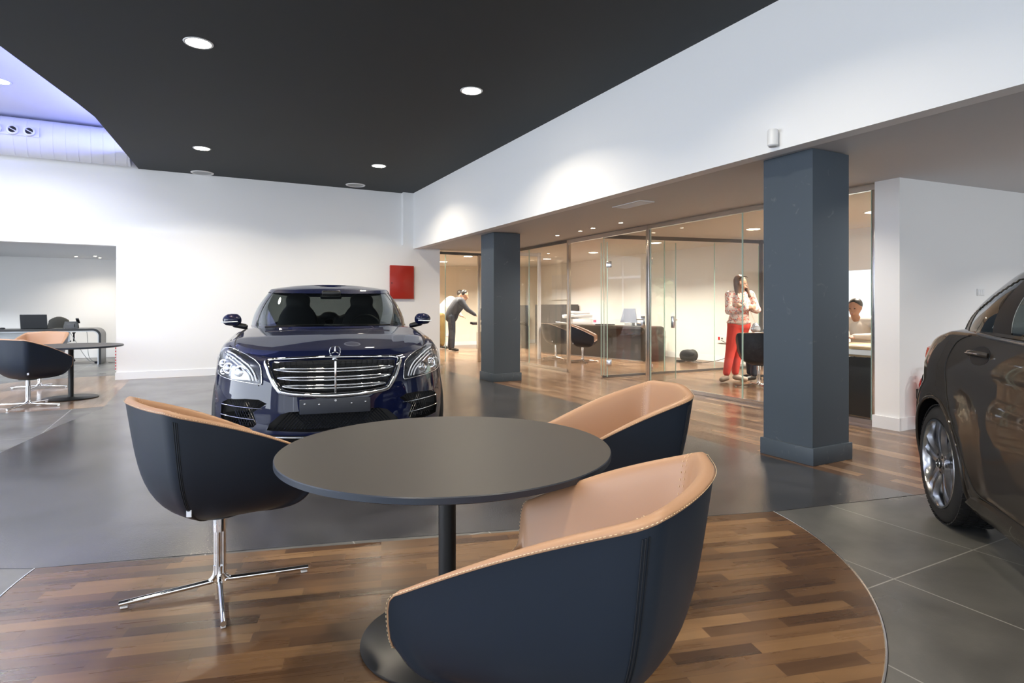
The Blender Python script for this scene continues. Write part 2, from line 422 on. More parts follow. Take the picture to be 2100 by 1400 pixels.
wall('wall_office_back_sill', 5.25, 7.7, 6.5, 6.7, 0, .9, M['office_wall'])
wall('wall_office_back_head', 5.25, 7.7, 6.5, 6.7, 2.15, 2.72, M['office_wall'])
wall('wall_right', 8.5, 8.75, 2.18, 10.2, 0, 2.72)
wall('wall_right_far', 8.75, 18, 10.0, 10.2, 0, 2.9)
struct('ceiling_upper', slab(nb(), -.3, 18, -14, .1, 4.3, 4.45), M['upper_ceil'])
# suspended black ceiling
edge = [Vector((-6.90,10.46)), Vector((-5.35,7.63)), Vector((-5.19,7.09)), Vector((-4.78,5.55)), Vector((-3.0,-1.2)), Vector((-2.2,-4.6))]
edge[0] = P(-.12,-5.0).xy
bc = [tuple(e) for e in edge] + [tuple(P(18,0).xy), tuple(P(-.0,0).xy), tuple(P(0,-.226).xy), tuple(P(-.12,-.226).xy)]
struct('ceiling', prism(nb(), bc, 3.69, 3.86), M['black_ceil'])
inn = [e + Vector((.30, .05)) for e in edge]
bm = nb()
for a, b in zip(inn, inn[1:]):
    n = Vector(((b-a).y, -(b-a).x)).normalized()*-.08
    hexa(bm, [(*a,3.86),(*b,3.86),(*(b+n),3.86),(*(a+n),3.86)], [(*a,4.3),(*b,4.3),(*(b+n),4.3),(*(a+n),4.3)])
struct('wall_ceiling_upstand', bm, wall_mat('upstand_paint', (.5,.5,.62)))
led = [e + Vector((.12, .02)) for e in edge]; led[0] = led[0].lerp(led[1], .28)
o = ob('led_strip', tube(nb(), [(*e, 3.875) for e in led], .012, 6), M['led_blue'])
tag(o, 'blue LED strip lying along the top edge of the black ceiling', 'light strip')

# baseboards
def baseb(name, s0, s1, t0, t1, h=.11, m=None): return struct(name, slab(nb(), s0, s1, t0, t1, .0025, h), m or M['base_white'])
baseb('baseboard_back', 0, .015, -5.335, .6, .13)
baseb('baseboard_alcove', -5.7, -5.685, -14, -5.32, .2)
baseb('baseboard_office_back', -5.9, 8.5, 6.485, 6.5, .14)
baseb('baseboard_office_far', -5.9, -5.885, .6, 6.48, .12)
baseb('baseboard_right', 8.75, 8.765, 2.165, 10, .13)
baseb('baseboard_right_end', 8.49, 8.765, 2.15, 2.18, .13)

# office window on the back wall
w1 = struct('window_1', slab(nb(), 5.25, 7.7, 6.58, 6.59, .9, 2.15), M['glass'])
bm = nb()
for s in (5.27, 5.9, 6.75, 7.68): slab(bm, s-.025, s+.025, 6.55, 6.62, .9, 2.15)
for z in (.92, 2.13): slab(bm, 5.25, 7.7, 6.55, 6.62, z-.03, z+.03)
ob('window_frame', bm, M['white_plastic'], w1)
bl = ob('roller_blind', slab(nb(), 5.3, 6.25, 6.46, 6.465, 1.92, 2.5), mat('blind_fabric', (.85,.84,.8), .8))
tag(bl, 'cream roller blind half drawn over the office window behind the pillar', 'blind')
# outdoors: paving and a hedge seen through that window
struct('ground_outside', slab(nb(), -4, 16, 6.7, 26, -.3, -.15), M['asphalt'])
hedge = nb()
for k in range(900):
    s, t, z = random.uniform(2, 10), random.uniform(14, 16), random.uniform(-.1, 3.6)
    r = bmesh.ops.create_icosphere(hedge, subdivisions=1, radius=random.uniform(.10,.26))
    for v in r['verts']: v.co = v.co*(1+random.uniform(-.2,.2)) + P(s, t, z)
tag(ob('hedge', hedge, M['foliage']), 'pale sunlit greenery outside the office window', 'hedge', kind='stuff')

# glazed street front behind the camera
bm = nb()
for t in [-14+2.2*k for k in range(12)]: slab(bm, 17.4, 17.5, t-.04, t+.04, 0, 3.7)
for z in (.06, 2.6, 3.66): slab(bm, 17.4, 17.5, -14, 10, z-.05, z+.05)
struct('window_2', bm, M['satin_chrome'])
wall('wall_front_head', 17.4, 17.6, -14, 10.2, 3.7, 4.4)

# ---------------------------------------------------------------- columns
def column(label, corner_px, w, ztop):
    c = FL(*corner_px)                       # near front corner of the plinth
    r = empty('pillar', (c.x, c.y, 0), ROT, label, 'pillar', None)
    # local x = u2 (right/away), local y = +(-u1) => away-left is +y
    pw = w+.04
    ob('shaft', box(nb(), (pw/2, pw/2, ztop/2+.07), (w, w, ztop-.14)), M['column'], r)
    ob('plinth', box(nb(), (pw/2, pw/2, .071), (pw, pw, .138), .004), M['column'], r, smooth=35)
    return r
pil_near = column('dark blue-grey square pillar standing nearest, between the glass offices and the round table', (1668,957), .46, zlow(.4)-.006)
pil_far = column('dark grey square pillar farther back, beside the dark blue car', (1011.5,784), .50, zlow(.4)-.006)

# ---------------------------------------------------------------- glass fronts
T_G = 2.26
def pane(bm, s0, s1, t, z0, z1): return slab(bm, s0, s1, t-.005, t+.005, z0, z1)
def gpanel(name, label, segs, m=None, group=None):
    """segs: list of (s0,t0,s1,t1,z0,z1) glass sheets"""
    s0, t0 = segs[0][0], segs[0][1]
    r = empty(name, P(s0,t0,0), 0, label, 'glass wall', group)
    base = P(s0,t0,0)
    for a in segs:
        bm = nb(); p, q = P(a[0],a[1]), P(a[2],a[3]); d = (q-p).normalized(); n = Vector((-d.y, d.x, 0))*.005
        hexa(bm, [p-n-base+Vector((0,0,a[4])), q-n-base+Vector((0,0,a[4])), q+n-base+Vector((0,0,a[4])), p+n-base+Vector((0,0,a[4]))],
                 [p-n-base+Vector((0,0,a[5])), q-n-base+Vector((0,0,a[5])), q+n-base+Vector((0,0,a[5])), p+n-base+Vector((0,0,a[5]))])
        ob('pane', bm, M['glass'], r)
        bm = nb()
        for e in (p, q):
            e = e - base; box(bm, (e.x, e.y, (a[4]+a[5])/2), (.006,.013,a[5]-a[4]-.01), rz=math.atan2(d.y,d.x))
        ob('pane_edge', bm, M['glass_edge'], r)
    return r, base
def rail(r, base, s0,t0,s1,t1,z,w,h,m,name='rail'):
    p, q = P(s0,t0)-base, P(s1,t1)-base; d = (q-p)
    ob(name, box(nb(), ((p.x+q.x)/2,(p.y+q.y)/2,z), (d.length,w,h), rz=math.atan2(d.y,d.x)), m, r)
def postg(r, base, s, t, z1, w=.05, d=.05, m=None):
    p = P(s,t)-base
    ob('post', box(nb(), (p.x,p.y,z1/2+.002), (w,d,z1), .004, rz=ROT), m or M['steel'], r, smooth=35)
zg = zlow(T_G)-.012
# far office door front (parallel to the back wall)
r, b = gpanel('glass_wall', 'glass front of the farthest office, between the white wall and the far pillar', [(-.2,.64,-.2,.80,.04,zg-.12),(-.2,.81,-.2,1.60,.04,zg-.12),(-.2,1.66,-.2,2.2,.04,zg-.12)])
rail(r,b,-.2,.6,-.2,2.26,2.46,.04,.06,M['dark_steel']); postg(r,b,-.2,.63,2.44); postg(r,b,-.2,1.63,2.44,.07,.05); rail(r,b,-.2,1.63,-.2,2.26,.03,.04,.05,M['steel'])
# partition continuing that line inside the offices
r, b = gpanel('glass_partition', 'glass partition seen behind the far pillar with a white frame post', [(-.2,2.3,-.2,3.2,.04,zlow(2.8)-.1)])
rail(r,b,-.2,2.26,-.2,3.25,zlow(2.7)-.06,.04,.08,M['base_white']); postg(r,b,-.2,3.23,zlow(3.2)-.02,.07,.06,M['base_white'])
# long front, from the far corner to the bright post
r, b = gpanel('glass_wall', 'glass front of the middle office, from the far pillar to the first bright steel post', [(-.15,T_G,1.02,T_G,.05,zg-.05),(1.03,T_G,2.55,T_G,.05,zg-.05)])
rail(r,b,-.2,T_G,2.6,T_G,.028,.045,.05,M['steel']); rail(r,b,-.2,T_G,2.6,T_G,zg-.025,.045,.05,M['dark_steel'],'top_rail'); postg(r,b,2.58,T_G,zg,.06,.06)
# near front, from door to the wall end, passing behind the near pillar
r, b = gpanel('glass_wall', 'long glass front of the nearest office, behind the near pillar, ending at the white wall', [(4.93,T_G,6.72,T_G,.05,zg-.05),(6.73,T_G,8.42,T_G,.05,zg-.05)])
rail(r,b,4.9,T_G,8.48,T_G,.028,.045,.05,M['steel']); rail(r,b,4.9,T_G,8.48,T_G,zg-.03,.05,.06,M['steel'],'top_rail')
postg(r,b,4.88,T_G,zg,.055,.075); postg(r,b,8.46,T_G,zg,.045,.045)
# header over the door opening + fixed glass beside it
r, b = gpanel('glass_wall', 'glass side light and header beside the open glass doors', [(3.62,T_G,3.80,T_G,.03,2.4)])
rail(r,b,2.6,T_G,4.88,T_G,zg-.035,.06,.07,M['satin_chrome'],'top_rail')
# partition between the two offices
r, b = gpanel('glass_partition', 'glass partition between the two offices, behind the woman in red trousers', [(3.65,2.3,3.65,3.7,.04,zlow(3)-.1),(3.65,3.71,3.65,5.0,.04,zlow(4)-.1),(3.65,5.01,3.65,6.28,.04,zlow(5)-.1)])
rail(r,b,3.65,2.28,3.65,6.4,.022,.035,.04,M['dark_steel'])
p, q = P(3.65,2.28)-b, P(3.65,6.4)-b
ob('top_rail', hexa(nb(), [p+Vector((0,0,zlow(2.28)-.09)),q+Vector((0,0,zlow(6.4)-.09)),q+Vector((.03,.02,zlow(6.4)-.09)),p+Vector((.03,.02,zlow(2.28)-.09))],[p+Vector((0,0,zlow(2.28)-.02)),q+Vector((0,0,zlow(6.4)-.02)),q+Vector((.03,.02,zlow(6.4)-.02)),p+Vector((.03,.02,zlow(2.28)-.02))]), M['dark_steel'], r)
postg(r,b,3.65,6.35,zlow(6.3)-.02,.06,.06,M['cabinet_grey'])
# open glass door leaves with hinges and lever handles
def door(label, s, t, ds, dt, handle=True):
    base = P(s,t); r = empty('glass_door', base, 0, label, 'glass door', 'open glass doors of the offices')
    d = P(s+ds,t+dt)-base; ang = math.atan2(d.y,d.x); r.rotation_euler[2] = ang; w = d.length
    ob('pane', box(nb(), (w/2,0,1.19), (w-.01,.01,2.32)), M['glass'], r)
    ob('pane_edge', box(box(nb(), (.002,0,1.19),(.006,.013,2.32)), (w-.002,0,1.19),(.006,.013,2.32)), M['glass_edge'], r)
    for z in (.28, 2.0):
        ob('hinge', box(nb(), (.03,0,z), (.09,.05,.11), .006), M['satin_chrome'], r, smooth=35)
    if handle:
        hp = ob('handle', box(nb(), (w-.08,0,1.0), (.075,.05,.2), .006), M['satin_chrome'], r, smooth=35)
        ob('lever', tube(nb(), [(w-.08,-.03,1.04),(w-.08,-.07,1.04),(w-.2,-.075,1.04)], .009, 8), M['chrome'], hp)
        ob('cylinder', lathe(nb(), [(.015,-.03),(.015,.03)], 12, w-.08, 0, .95, 'y'), M['chrome'], hp)
    return r
door('glass door leaf folded open beside the side light, lever handle with hanging key', 3.80, 2.26, .42, .55)
door('glass door leaf standing open next to the bright central post', 4.78, 2.36, -.25, .80)

# ================================================================ LIGHTS
def spot_lamp(x, y, z, power, col, size=.1, spread=2.4, name='downlight_or_fill'):
    d = bpy.data.lights.new(name, 'AREA'); d.shape = 'DISK'; d.size = size; d.energy = power; d.color = col; d.spread = spread
    o = bpy.data.objects.new(name, d); COL.objects.link(o); o.location = (x, y, z); return o
def downlight(name, p, r, m, trim, label, group, power, col, cat='ceiling light', proto=[None]):
    e = empty(name, p, 0, label, cat, group)
    ob('trim_ring', lathe(nb(), [(r*1.0,-.001),(r*1.02,-.006),(r*1.18,-.006),(r*1.22,-.0005)], 40), trim, e, smooth=40)
    ob('diffuser', lathe(nb(), [(0,-.004),(r,-.004),(r,-.001),(0,-.001)], 40), m, e)
    if power: spot_lamp(p[0], p[1], p[2]-.02, power, col, r*1.8)
    return e
ZB = 3.689
def ceilpt(a, b, z): Y = F*(z-H)/(HY-b); return Vector(((a-1050)/F*Y, Y, z))
WARM = (1,.88,.70)
vis = [((407,88),'round recessed downlight in the black ceiling, largest and nearest at upper left'),((967,186),'round recessed downlight in the black ceiling, nearest the white fascia at the right'),((414,304),'round recessed downlight in the black ceiling, above the left ceiling speaker'),((777,340),'round recessed downlight in the black ceiling, farthest back near the corner')]
for (a, b2), lab in vis:
    downlight('downlight', ceilpt(a,b2,ZB), .105, M['lamp_warm'], M['white_plastic'], lab, 'downlights in the black ceiling', 42, WARM)
for x, y in ((-1.2,3.2),(.9,3.6),(1.3,.8),(-1.0,.4),(3.2,-.5),(-.9,-2.2)):      # the rest of the same rows, beyond the frame
    spot_lamp(x, y, ZB-.02, 24, WARM, .19)
for (a, b2), lab in (((415,354),'round white ceiling speaker in the black ceiling, left one'),((729,379),'round white ceiling speaker in the black ceiling, right one near the corner')):
    e = empty('ceiling_speaker', ceilpt(a,b2,ZB), 0, lab, 'speaker', 'ceiling speakers')
    ob('frame', lathe(nb(), [(.15,-.001),(.155,-.012),(.185,-.012),(.19,-.001)], 40), M['white_plastic'], e, smooth=40)
    bm = nb(); lathe(bm, [(0,-.008),(.15,-.008),(.15,-.001),(0,-.001)], 40); ob('grille', bm, M['grey_plastic'], e)
downlight('downlight', ceilpt(-2,166,4.299), .11, M['lamp_warm'], M['white_plastic'], 'downlight in the raised blue-lit ceiling at the left edge', 'downlights in the raised ceiling', 60, (.95,.97,1))
for x, y in ((-9.5,6.5),(-8.2,4.0),(-6.4,2.0),(-11,4),(-8.6,9.0)): spot_lamp(x, y, 4.26, 80, (.93,.96,1), .2)
# office round lights
OFF = (1,.91,.80)
for (a, b2), lab in [((909,536),'round light in the farthest office, left one'),((960,525),'round light in the farthest office, right one by the pillar'),((1056,539),'round office light just right of the far pillar'),((1122,531),'round office light above the air conditioner'),((1217,518),'round office light beside the folded glass doors'),((1345,498),'round office light right of the central bright post'),((1545,470),'round office light touching the near pillar'),((1792,435),'round office light right of the near pillar')]:
    p = ceilpt(a, b2, 2.6); st = (p.xy-C0); t = st.dot(U2); p = ceilpt(a, b2, zlow(t)-.001); t = (p.xy-C0).dot(U2); p.z = zlow(t)-.001
    downlight('round_ceiling_light', p, .11, M['lamp_office'], M['white_plastic'], lab, 'round lights in the office ceiling', 68, OFF)
for (a, b2) in ((1143,482),(1190,473),(1216,467),(1273,456),(898,514),(936,549),(961,550),(1125,520)):
    p = ceilpt(a, b2, 2.56); t = (p.xy-C0).dot(U2); p = ceilpt(a, b2, zlow(t)); t = (p.xy-C0).dot(U2); p.z = zlow(t)-.001
    e = downlight('spotlight', p, .03, M['lamp_spot'], M['satin_chrome'], {1143:'small ceiling spot left of the row in front of the middle office',1190:'small ceiling spot, left of a close pair above the open glass doors',1216:'small ceiling spot, right of a close pair above the open glass doors',1273:'small ceiling spot nearest the central bright post',898:'small ceiling spot at the corner where white wall meets the far glass front',936:'small spot deep in the farthest office, left of two',961:'small spot deep in the farthest office, right of two',1125:'small spot over the middle office'}[a], 'small ceiling spots', 6, OFF)
for a, b2, lab in ((156,526,'tiny ceiling spot in the left alcove, left one'),(195,524.5,'tiny ceiling spot in the left alcove, middle one'),(205,529,'tiny ceiling spot in the left alcove, right one')):
    p = ceilpt(a, b2, 2.42); s = (p.xy-C0).dot(U1); p.z = 2.33 + .12*min(1,max(0,-s/5.7)) - .0015
    downlight('spotlight', p, .03, M['lamp_spot'], M['white_plastic'], lab, 'small alcove spots', 8, (1,.9,.75))
spot_lamp(*P(-3,-9,2.3), 130, (.9,.95,1), .3); spot_lamp(*P(-3,-11.6,2.3), 110, (.9,.95,1), .3); spot_lamp(*P(-3,-7,2.3), 30, (.9,.95,1), .3)  # fill lamps without fittings, added to even out the alcove
for s, t in ((-3,3),(1.5,4.5),(6,4.6),(7.5,4.2),(-4.4,1.6),(1.5,1.2),(5,1.2),(8,1.2),(10,1.2)): spot_lamp(*P(s,t,zlow(t)-.03), 52 if t > 1.5 else 15, OFF, .2)
spot_lamp(*P(11.0,4.6,2.58), 60, (1,.95,.88), .3); spot_lamp(*P(12,7.5,2.66), 60, (1,.93,.82), .3)  # unseen fill lamps added to brighten the dim right bay
# daylight through the street front and the left part of the showroom
def area(name, loc, rot, sx, sy, e, col):
    d = bpy.data.lights.new(name, 'AREA'); d.shape = 'RECTANGLE'; d.size = sx; d.size_y = sy; d.energy = e; d.color = col
    o = bpy.data.objects.new(name, d); COL.objects.link(o); o.location = loc; o.rotation_euler = rot; return o
c = P(17.2,-2,1.95)
area('daylight_front', c, (PI/2, 0, ROT), 23, 3.3, 240, (.84,.92,1))
c = P(8.5,-13.8,2.1)
area('daylight_left', c, (PI/2, 0, ROT-PI/2), 13, 3.2, 760, (.83,.91,1))
sd = bpy.data.lights.new('sun', 'SUN'); sd.energy = 6; sd.angle = .02; sd.color = (1,.97,.9)
so = bpy.data.objects.new('sun', sd); COL.objects.link(so); so.location = P(4, 20, 12)
so.rotation_euler = Vector((U2.x*.5, U2.y*.5, -.87)).to_track_quat('-Z', 'Y').to_euler()
# world
W = bpy.data.worlds.new('World'); SC.world = W; W.use_nodes = True
W.node_tree.nodes['Background'].inputs[0].default_value = (.86,.93,1,1); W.node_tree.nodes['Background'].inputs[1].default_value = 1.1

# ================================================================ TABLES
def round_table(loc, label):
    r = empty('round_table', loc, 0, label, 'table')
    ob('tabletop', lathe(nb(), [(0,.700),(.598,.700),(.604,.703),(.612,.706),(.612,.7235),(.6095,.7265),(0,.7265)], 160), [M['table_edge'],M['tabletop']], r, smooth=30)
    me = r.children[0].data
    for p in me.polygons:
        if p.normal.z > .7: p.material_index = 1
    ob('column', lathe(nb(), [(.033,.02),(.033,.69),(.10,.69),(.10,.699)], 40), M['black_metal'], r, smooth=40)
    ob('base', lathe(nb(), [(0,.003),(.318,.003),(.320,.006),(.320,.011),(.316,.0135),(.05,.016),(.04,.022),(0,.022)], 96), M['black_metal'], r, smooth=40)
    return r
TC = Vector((-.245, 2.25, 0))
round_table(TC, 'large round dark grey pedestal table in the foreground on the parquet')
round_table((-6.08,8.2,0), 'round dark pedestal table at far left, behind the black tub chair')

# ================================================================ TUB CHAIRS
wS,wT,yT,bB,yS,zS,zT = .304,.349,.308,.075,.271,.856,.62
ZBOT = .342
def rim_half():
    pts = []
    for i in range(9):  t = i/9;  pts.append((.300*t, .300-.004*t+.0*t, .475))
    pts += [(.315,.298,.480),(.328,.297,.492),(.338,.297,.515),(.344,.297,.548),(.348,.295,.580),(.350,.289,.604),(.350,.276,.618),(.349,.258,.626)]
    for i in range(1, 20):
        t = i/20; x = lerp(.349, wS+.004, t) + .012*math.sin(PI*t); y = lerp(.258, -.235, t); z = lerp(.626, .828, t) + .014*math.sin(PI*t)
        pts.append((x, y, z))
    pts += [(.303,-.250,.833),(.296,-.268,.840),(.283,-.284,.846),(.266,-.296,.851)]
    for i in range(1, 14):
        t = i/13; x = lerp(.266, 0, t); y = -.296 - .05*math.sin(PI/2*t); z = lerp(.851, .862, sm(t)); pts.append((x, y, z))
    return pts
RIM = rim_half(); RIM = RIM + [(-x,y,z) for x,y,z in RIM[-2:0:-1]]
NR = len(RIM)
SEAM_I = min(range(NR//2), key=lambda i: abs(RIM[i][0]-.299)+abs(RIM[i][1]+.262))
def hfun(w): return (1-.21*w)*max(0,(1-w**5))**.4      # w: 0 at rim .. 1 at bottom
def outer_pt(i, w, off=0.0):
    x, y, z = RIM[i % NR]; h = hfun(w); zz = z + (ZBOT - z)*w
    cx, cy = 0, .0
    p = Vector((cx+(x-cx)*h, cy+(y-cy)*h, zz))
    if off:
        d = Vector((x, y, 0)).normalized(); p += d*off*(1-w) + Vector((0,0,-off*w))
    return p
WS = [.012,.05,.11,.18,.26,.34,.43,.52,.60,.67,.74,.80,.85,.89,.925,.95,.97,.984,.993,.998,1.0]
def lin_pt(i, off, dz):
    x, y, z = RIM[i % NR]; r = math.hypot(x, y); k = (r-off)/r
    return Vector((x*k, y*k, z+dz))
def chair_meshes(lining):
    out = {}
    bm = nb(); rows = [[outer_pt(i, w) for i in range(NR)] for w in WS]
    vr = grid(bm, rows, True); bm.faces.new(vr[-1]) if False else None
    bmesh.ops.remove_doubles(bm, verts=bm.verts, dist=.0004)
    out['shell'] = mkmesh('shell', bm, M['navy_leather'], True)
    # lining wraps over the rim and drops to the seat
    bm = nb()
    rows = [[outer_pt(i, .012, .0015) for i in range(NR)], [lin_pt(i, -.003, -.003) for i in range(NR)], [lin_pt(i, .002, .004) for i in range(NR)], [lin_pt(i, .012, .0085) for i in range(NR)], [lin_pt(i, .024, .007) for i in range(NR)], [lin_pt(i, .034, .0) for i in range(NR)], [lin_pt(i, .041, -.016) for i in range(NR)]]
    zseat = .452
    for w in (.12,.25,.4,.55,.7,.85,1.0):
        row = []
        for i in range(NR):
            x, y, z = RIM[i]; zr = max(z-.016, zseat+.0); zz = lerp(zr, zseat, w)
            wf = (z-zz)/(z-ZBOT); r = math.hypot(x,y); k = (r-.041)/r*hfun(min(wf,.8))/hfun(0)
            row.append(Vector((x*k, y*k, zz)))
        rows.append(row)
    vr = grid(bm, rows, True)
    out['lining'] = mkmesh('lining', bm, M[lining], True)
    base = rows[-1]
    bm = nb(); rr = []
    for k, dz in ((1.015,-.012),(1.0,.004),(.975,.016),(.93,.024),(.8,.030),(.6,.034),(.4,.034),(.2,.033),(.02,.033)):
        rr.append([Vector((p.x*k, p.y*k, zseat+dz)) for p in base])
    vr = grid(bm, rr, True); bm.faces.new(vr[-1])
    out['seat_cushion'] = mkmesh('seat_cushion', bm, M[lining], True)
    # stitching: dashes along the outer rim, double seams at the two back corners inside
    bm = nb()
    seq = [outer_pt(i, .012, .0026) for i in range(NR)] ; seq2 = [lin_pt(i, -.0045, .0005) for i in range(NR)]
    pts = catmull(seq2, 6, True)
    acc = 0; last = pts[0]; on = []
    for k, p in enumerate(pts):
        acc += (p-last).length; last = p
        if acc > .0085:
            q = pts[(k+1) % len(pts)]; d = (q-p).normalized(); tube(bm, [p-d*.0026, p+d*.0026], .0007, 4); acc = 0
    out['rim_stitching'] = mkmesh('rim_stitching', bm, M['stitch'])
    for sgn in (1, -1):
        bm = nb()
        for do in (-1, 1):
            i0 = (SEAM_I if sgn > 0 else NR-SEAM_I) + do*0
            col = [r_[(i0) % NR] for r_ in rows[3:14]]; nxt = [r_[(i0+do) % NR] for r_ in rows[3:14]]
            line = catmull([a+(b_-a).normalized()*.007 + Vector((-a.x,-a.y,0)).normalized()*.0012 for a, b_ in zip(col, nxt)], 5)
            acc = 0; last = line[0]
            for k in range(1, len(line)):
                acc += (line[k]-last).length; last = line[k]
                if acc > .0105: d = (line[k]-line[k-1]).normalized(); tube(bm, [line[k]-d*.0028, line[k]+d*.0028], .0008, 4); acc = 0
        out['seam_stitching'+('' if sgn > 0 else '2')] = mkmesh('seam_stitching', bm, M['stitch'])
    for sgn in (1, -1):
        bm = nb()
        i0 = SEAM_I if sgn > 0 else NR-SEAM_I
        for do in (-.35, .35):
            line = []
            for w in WS[1:-3]:
                a = outer_pt(i0, w, .0012); b_ = outer_pt(i0+(1 if do > 0 else -1), w, .0012); line.append(a.lerp(b_, abs(do)))
            tube(bm, catmull(line, 3), .0016, 5)
        line = [outer_pt(i0, w, .0005) for w in WS[1:-3]]; tube(bm, catmull(line, 3), .0022, 5)
        out['outer_seam'+('' if sgn > 0 else '2')] = mkmesh('outer_seam', bm, M['thread_dark'])
    p = outer_pt(SEAM_I, .80, .004); bm = nb(); box(bm, p, (.004,.02,.038), .001, rz=math.atan2(p.y,p.x))
    out['label_tag'] = mkmesh('label_tag', bm, M['tag'])
    bm = nb(); lathe(bm, [(0,ZBOT+.03),(.09,ZBOT+.03),(.10,ZBOT-.001),(.06,ZBOT-.004),(0,ZBOT-.004)], 24)
    out['underside_plate'] = mkmesh('underside_plate', bm, M['black_metal'], 40)
    bm = nb(); lathe(bm, [(0,.150),(.0,.15),(.0145,.150),(.0145,.26),(.0285,.262),(.0285,.341),(0,.341)], 32)
    for k in range(4):
        a = PI/4+k*PI/2; tube(bm, [(.0155*math.cos(a),.0155*math.sin(a),.075),(.0155*math.cos(a),.0155*math.sin(a),.262)], .0115, 12)
    out['pedestal'] = mkmesh('pedestal', bm, M['chrome'], 40)
    bm = nb(); pts = [(.0155,0,.11),(.016,0,.085),(.022,0,.062),(.036,0,.047),(.056,0,.040),(.375,0,.0215)]
    tube(bm, catmull(pts, 5), .0112, 14)
    for f in bm.faces: pass
    out['leg'] = mkmesh('leg', bm, M['chrome'], 50)
    bm = nb(); box(bm, (.357,0,.0068), (.028,.018,.0085), .002); out['glide'] = mkmesh('glide', bm, M['white_plastic'])
    return out
def chair_from(ms, loc, a, legrot, label, detail=True, group=None, zoff=0):
    r = empty('tub_chair', loc, a, label, 'chair', group)
    for k in ('shell','lining','seat_cushion','rim_stitching','seam_stitching','seam_stitching2','outer_seam','outer_seam2','label_tag','underside_plate','pedestal'):
        if not detail and ('stitching' in k or 'seam' in k): continue
        o = ob(k.rstrip('2'), ms[k], None, r)
    for k in range(4):
        o = ob('leg', ms['leg'], None, r); o.rotation_euler[2] = legrot-a+k*PI/2
        ob('glide', ms['glide'], None, o)
    return r
CM = chair_meshes('tan_leather'); CB = chair_meshes('brown_leather')
G1 = 'tub chairs around the front table'
chair_from(CM, (-1.297,2.64,.0), -.773, math.atan2(.47,.88), 'black and tan tub chair left of the front table, seen from behind on chrome prongs', True, G1)
chair_from(CM, (.143,1.501,.0), 1.117, .7, 'black and tan tub chair nearest us, overlapping the right front of the round table', True, G1)
chair_from(CM, (.50,2.92,.0), 1.66, .2, 'black and tan tub chair behind the front table, partly hidden by the nearest chair', True, G1)
G2 = 'tub chairs at the far left table'
chair_from(CM, (-6.1,7.5,.0), -.16, .12, 'tub chair at the far left table, nearer one with its dark back to us', False, G2)
chair_from(CM, (-7.3,9.19,.0), PI+.30, .25, 'tub chair at the far left table, farther one showing its tan inside', False, G2)
G3 = 'dark tub chairs in the middle office'
def onfloor(a, b): v = FL(a, b); return (v.x, v.y, .0)
chair_from(CB, onfloor(1140,735), -PI/2+.35, .5, 'dark tub chair in the middle office, left one with brown inside visible through the glass', False, G3)
chair_from(CB, onfloor(1195,742), -PI/2-.25, .1, 'dark tub chair in the middle office, right one just beyond the first bright post', False, G3)
chair_from(CB, onfloor(1334,733), -PI/2-.1, .4, 'dark tub chair behind the brown desk end, near the central bright post', False, G3)
chair_from(CB, onfloor(1556,793), -.45, -.05, 'black tub chair in the nearest office, in front of the woman in red trousers', False, None)
# ================================================================ CARS
def outline(p, n=200):
    """plan of the widest section: list of (x, y, nx, ny), nose at y=0"""
    w, Ln, yf, yr, ef, er = p['w'], p['L'], p['yf'], p['yr'], p['ef'], p['er']
    half = []
    k = n//4
    for i in range(k+1):                                       # front quarter, from centre to side
        a = PI/2*i/k; x = w*math.sin(a)**(2/ef); y = yf - yf*max(0,math.cos(a))**(2/ef); half.append((x, y))
    for i in range(1, k): half.append((w, lerp(yf, Ln-yr, i/k)))
    for i in range(k+1):
        a = PI/2*(1-i/k); x = w*max(0,math.sin(a))**(2/er); y = Ln - yr + yr*max(0,math.cos(a))**(2/er); half.append((x, y))
    # resample evenly
    d = [0]
    for a, b in zip(half, half[1:]): d.append(d[-1]+math.dist(a, b))
    m = n//2; out = []
    for j in range(m+1):
        s = d[-1]*j/m; q = 0
        while q < len(d)-2 and d[q+1] < s: q += 1
        t = (s-d[q])/max(1e-9, d[q+1]-d[q]); out.append((lerp(half[q][0],half[q+1][0],t), lerp(half[q][1],half[q+1][1],t)))
    full = out + [(-x, y) for x, y in out[-2:0:-1]]
    res = []
    for i in range(len(full)):
        a, b = full[i-1], full[(i+1) % len(full)]; t = Vector((b[0]-a[0], b[1]-a[1])).normalized()
        res.append((*full[i], -t.y*-1, -t.x))                   # outward normal (t.y,-t.x) for this winding
    return [(x, y, nx, -(-ny)) for x, y, nx, ny in res]
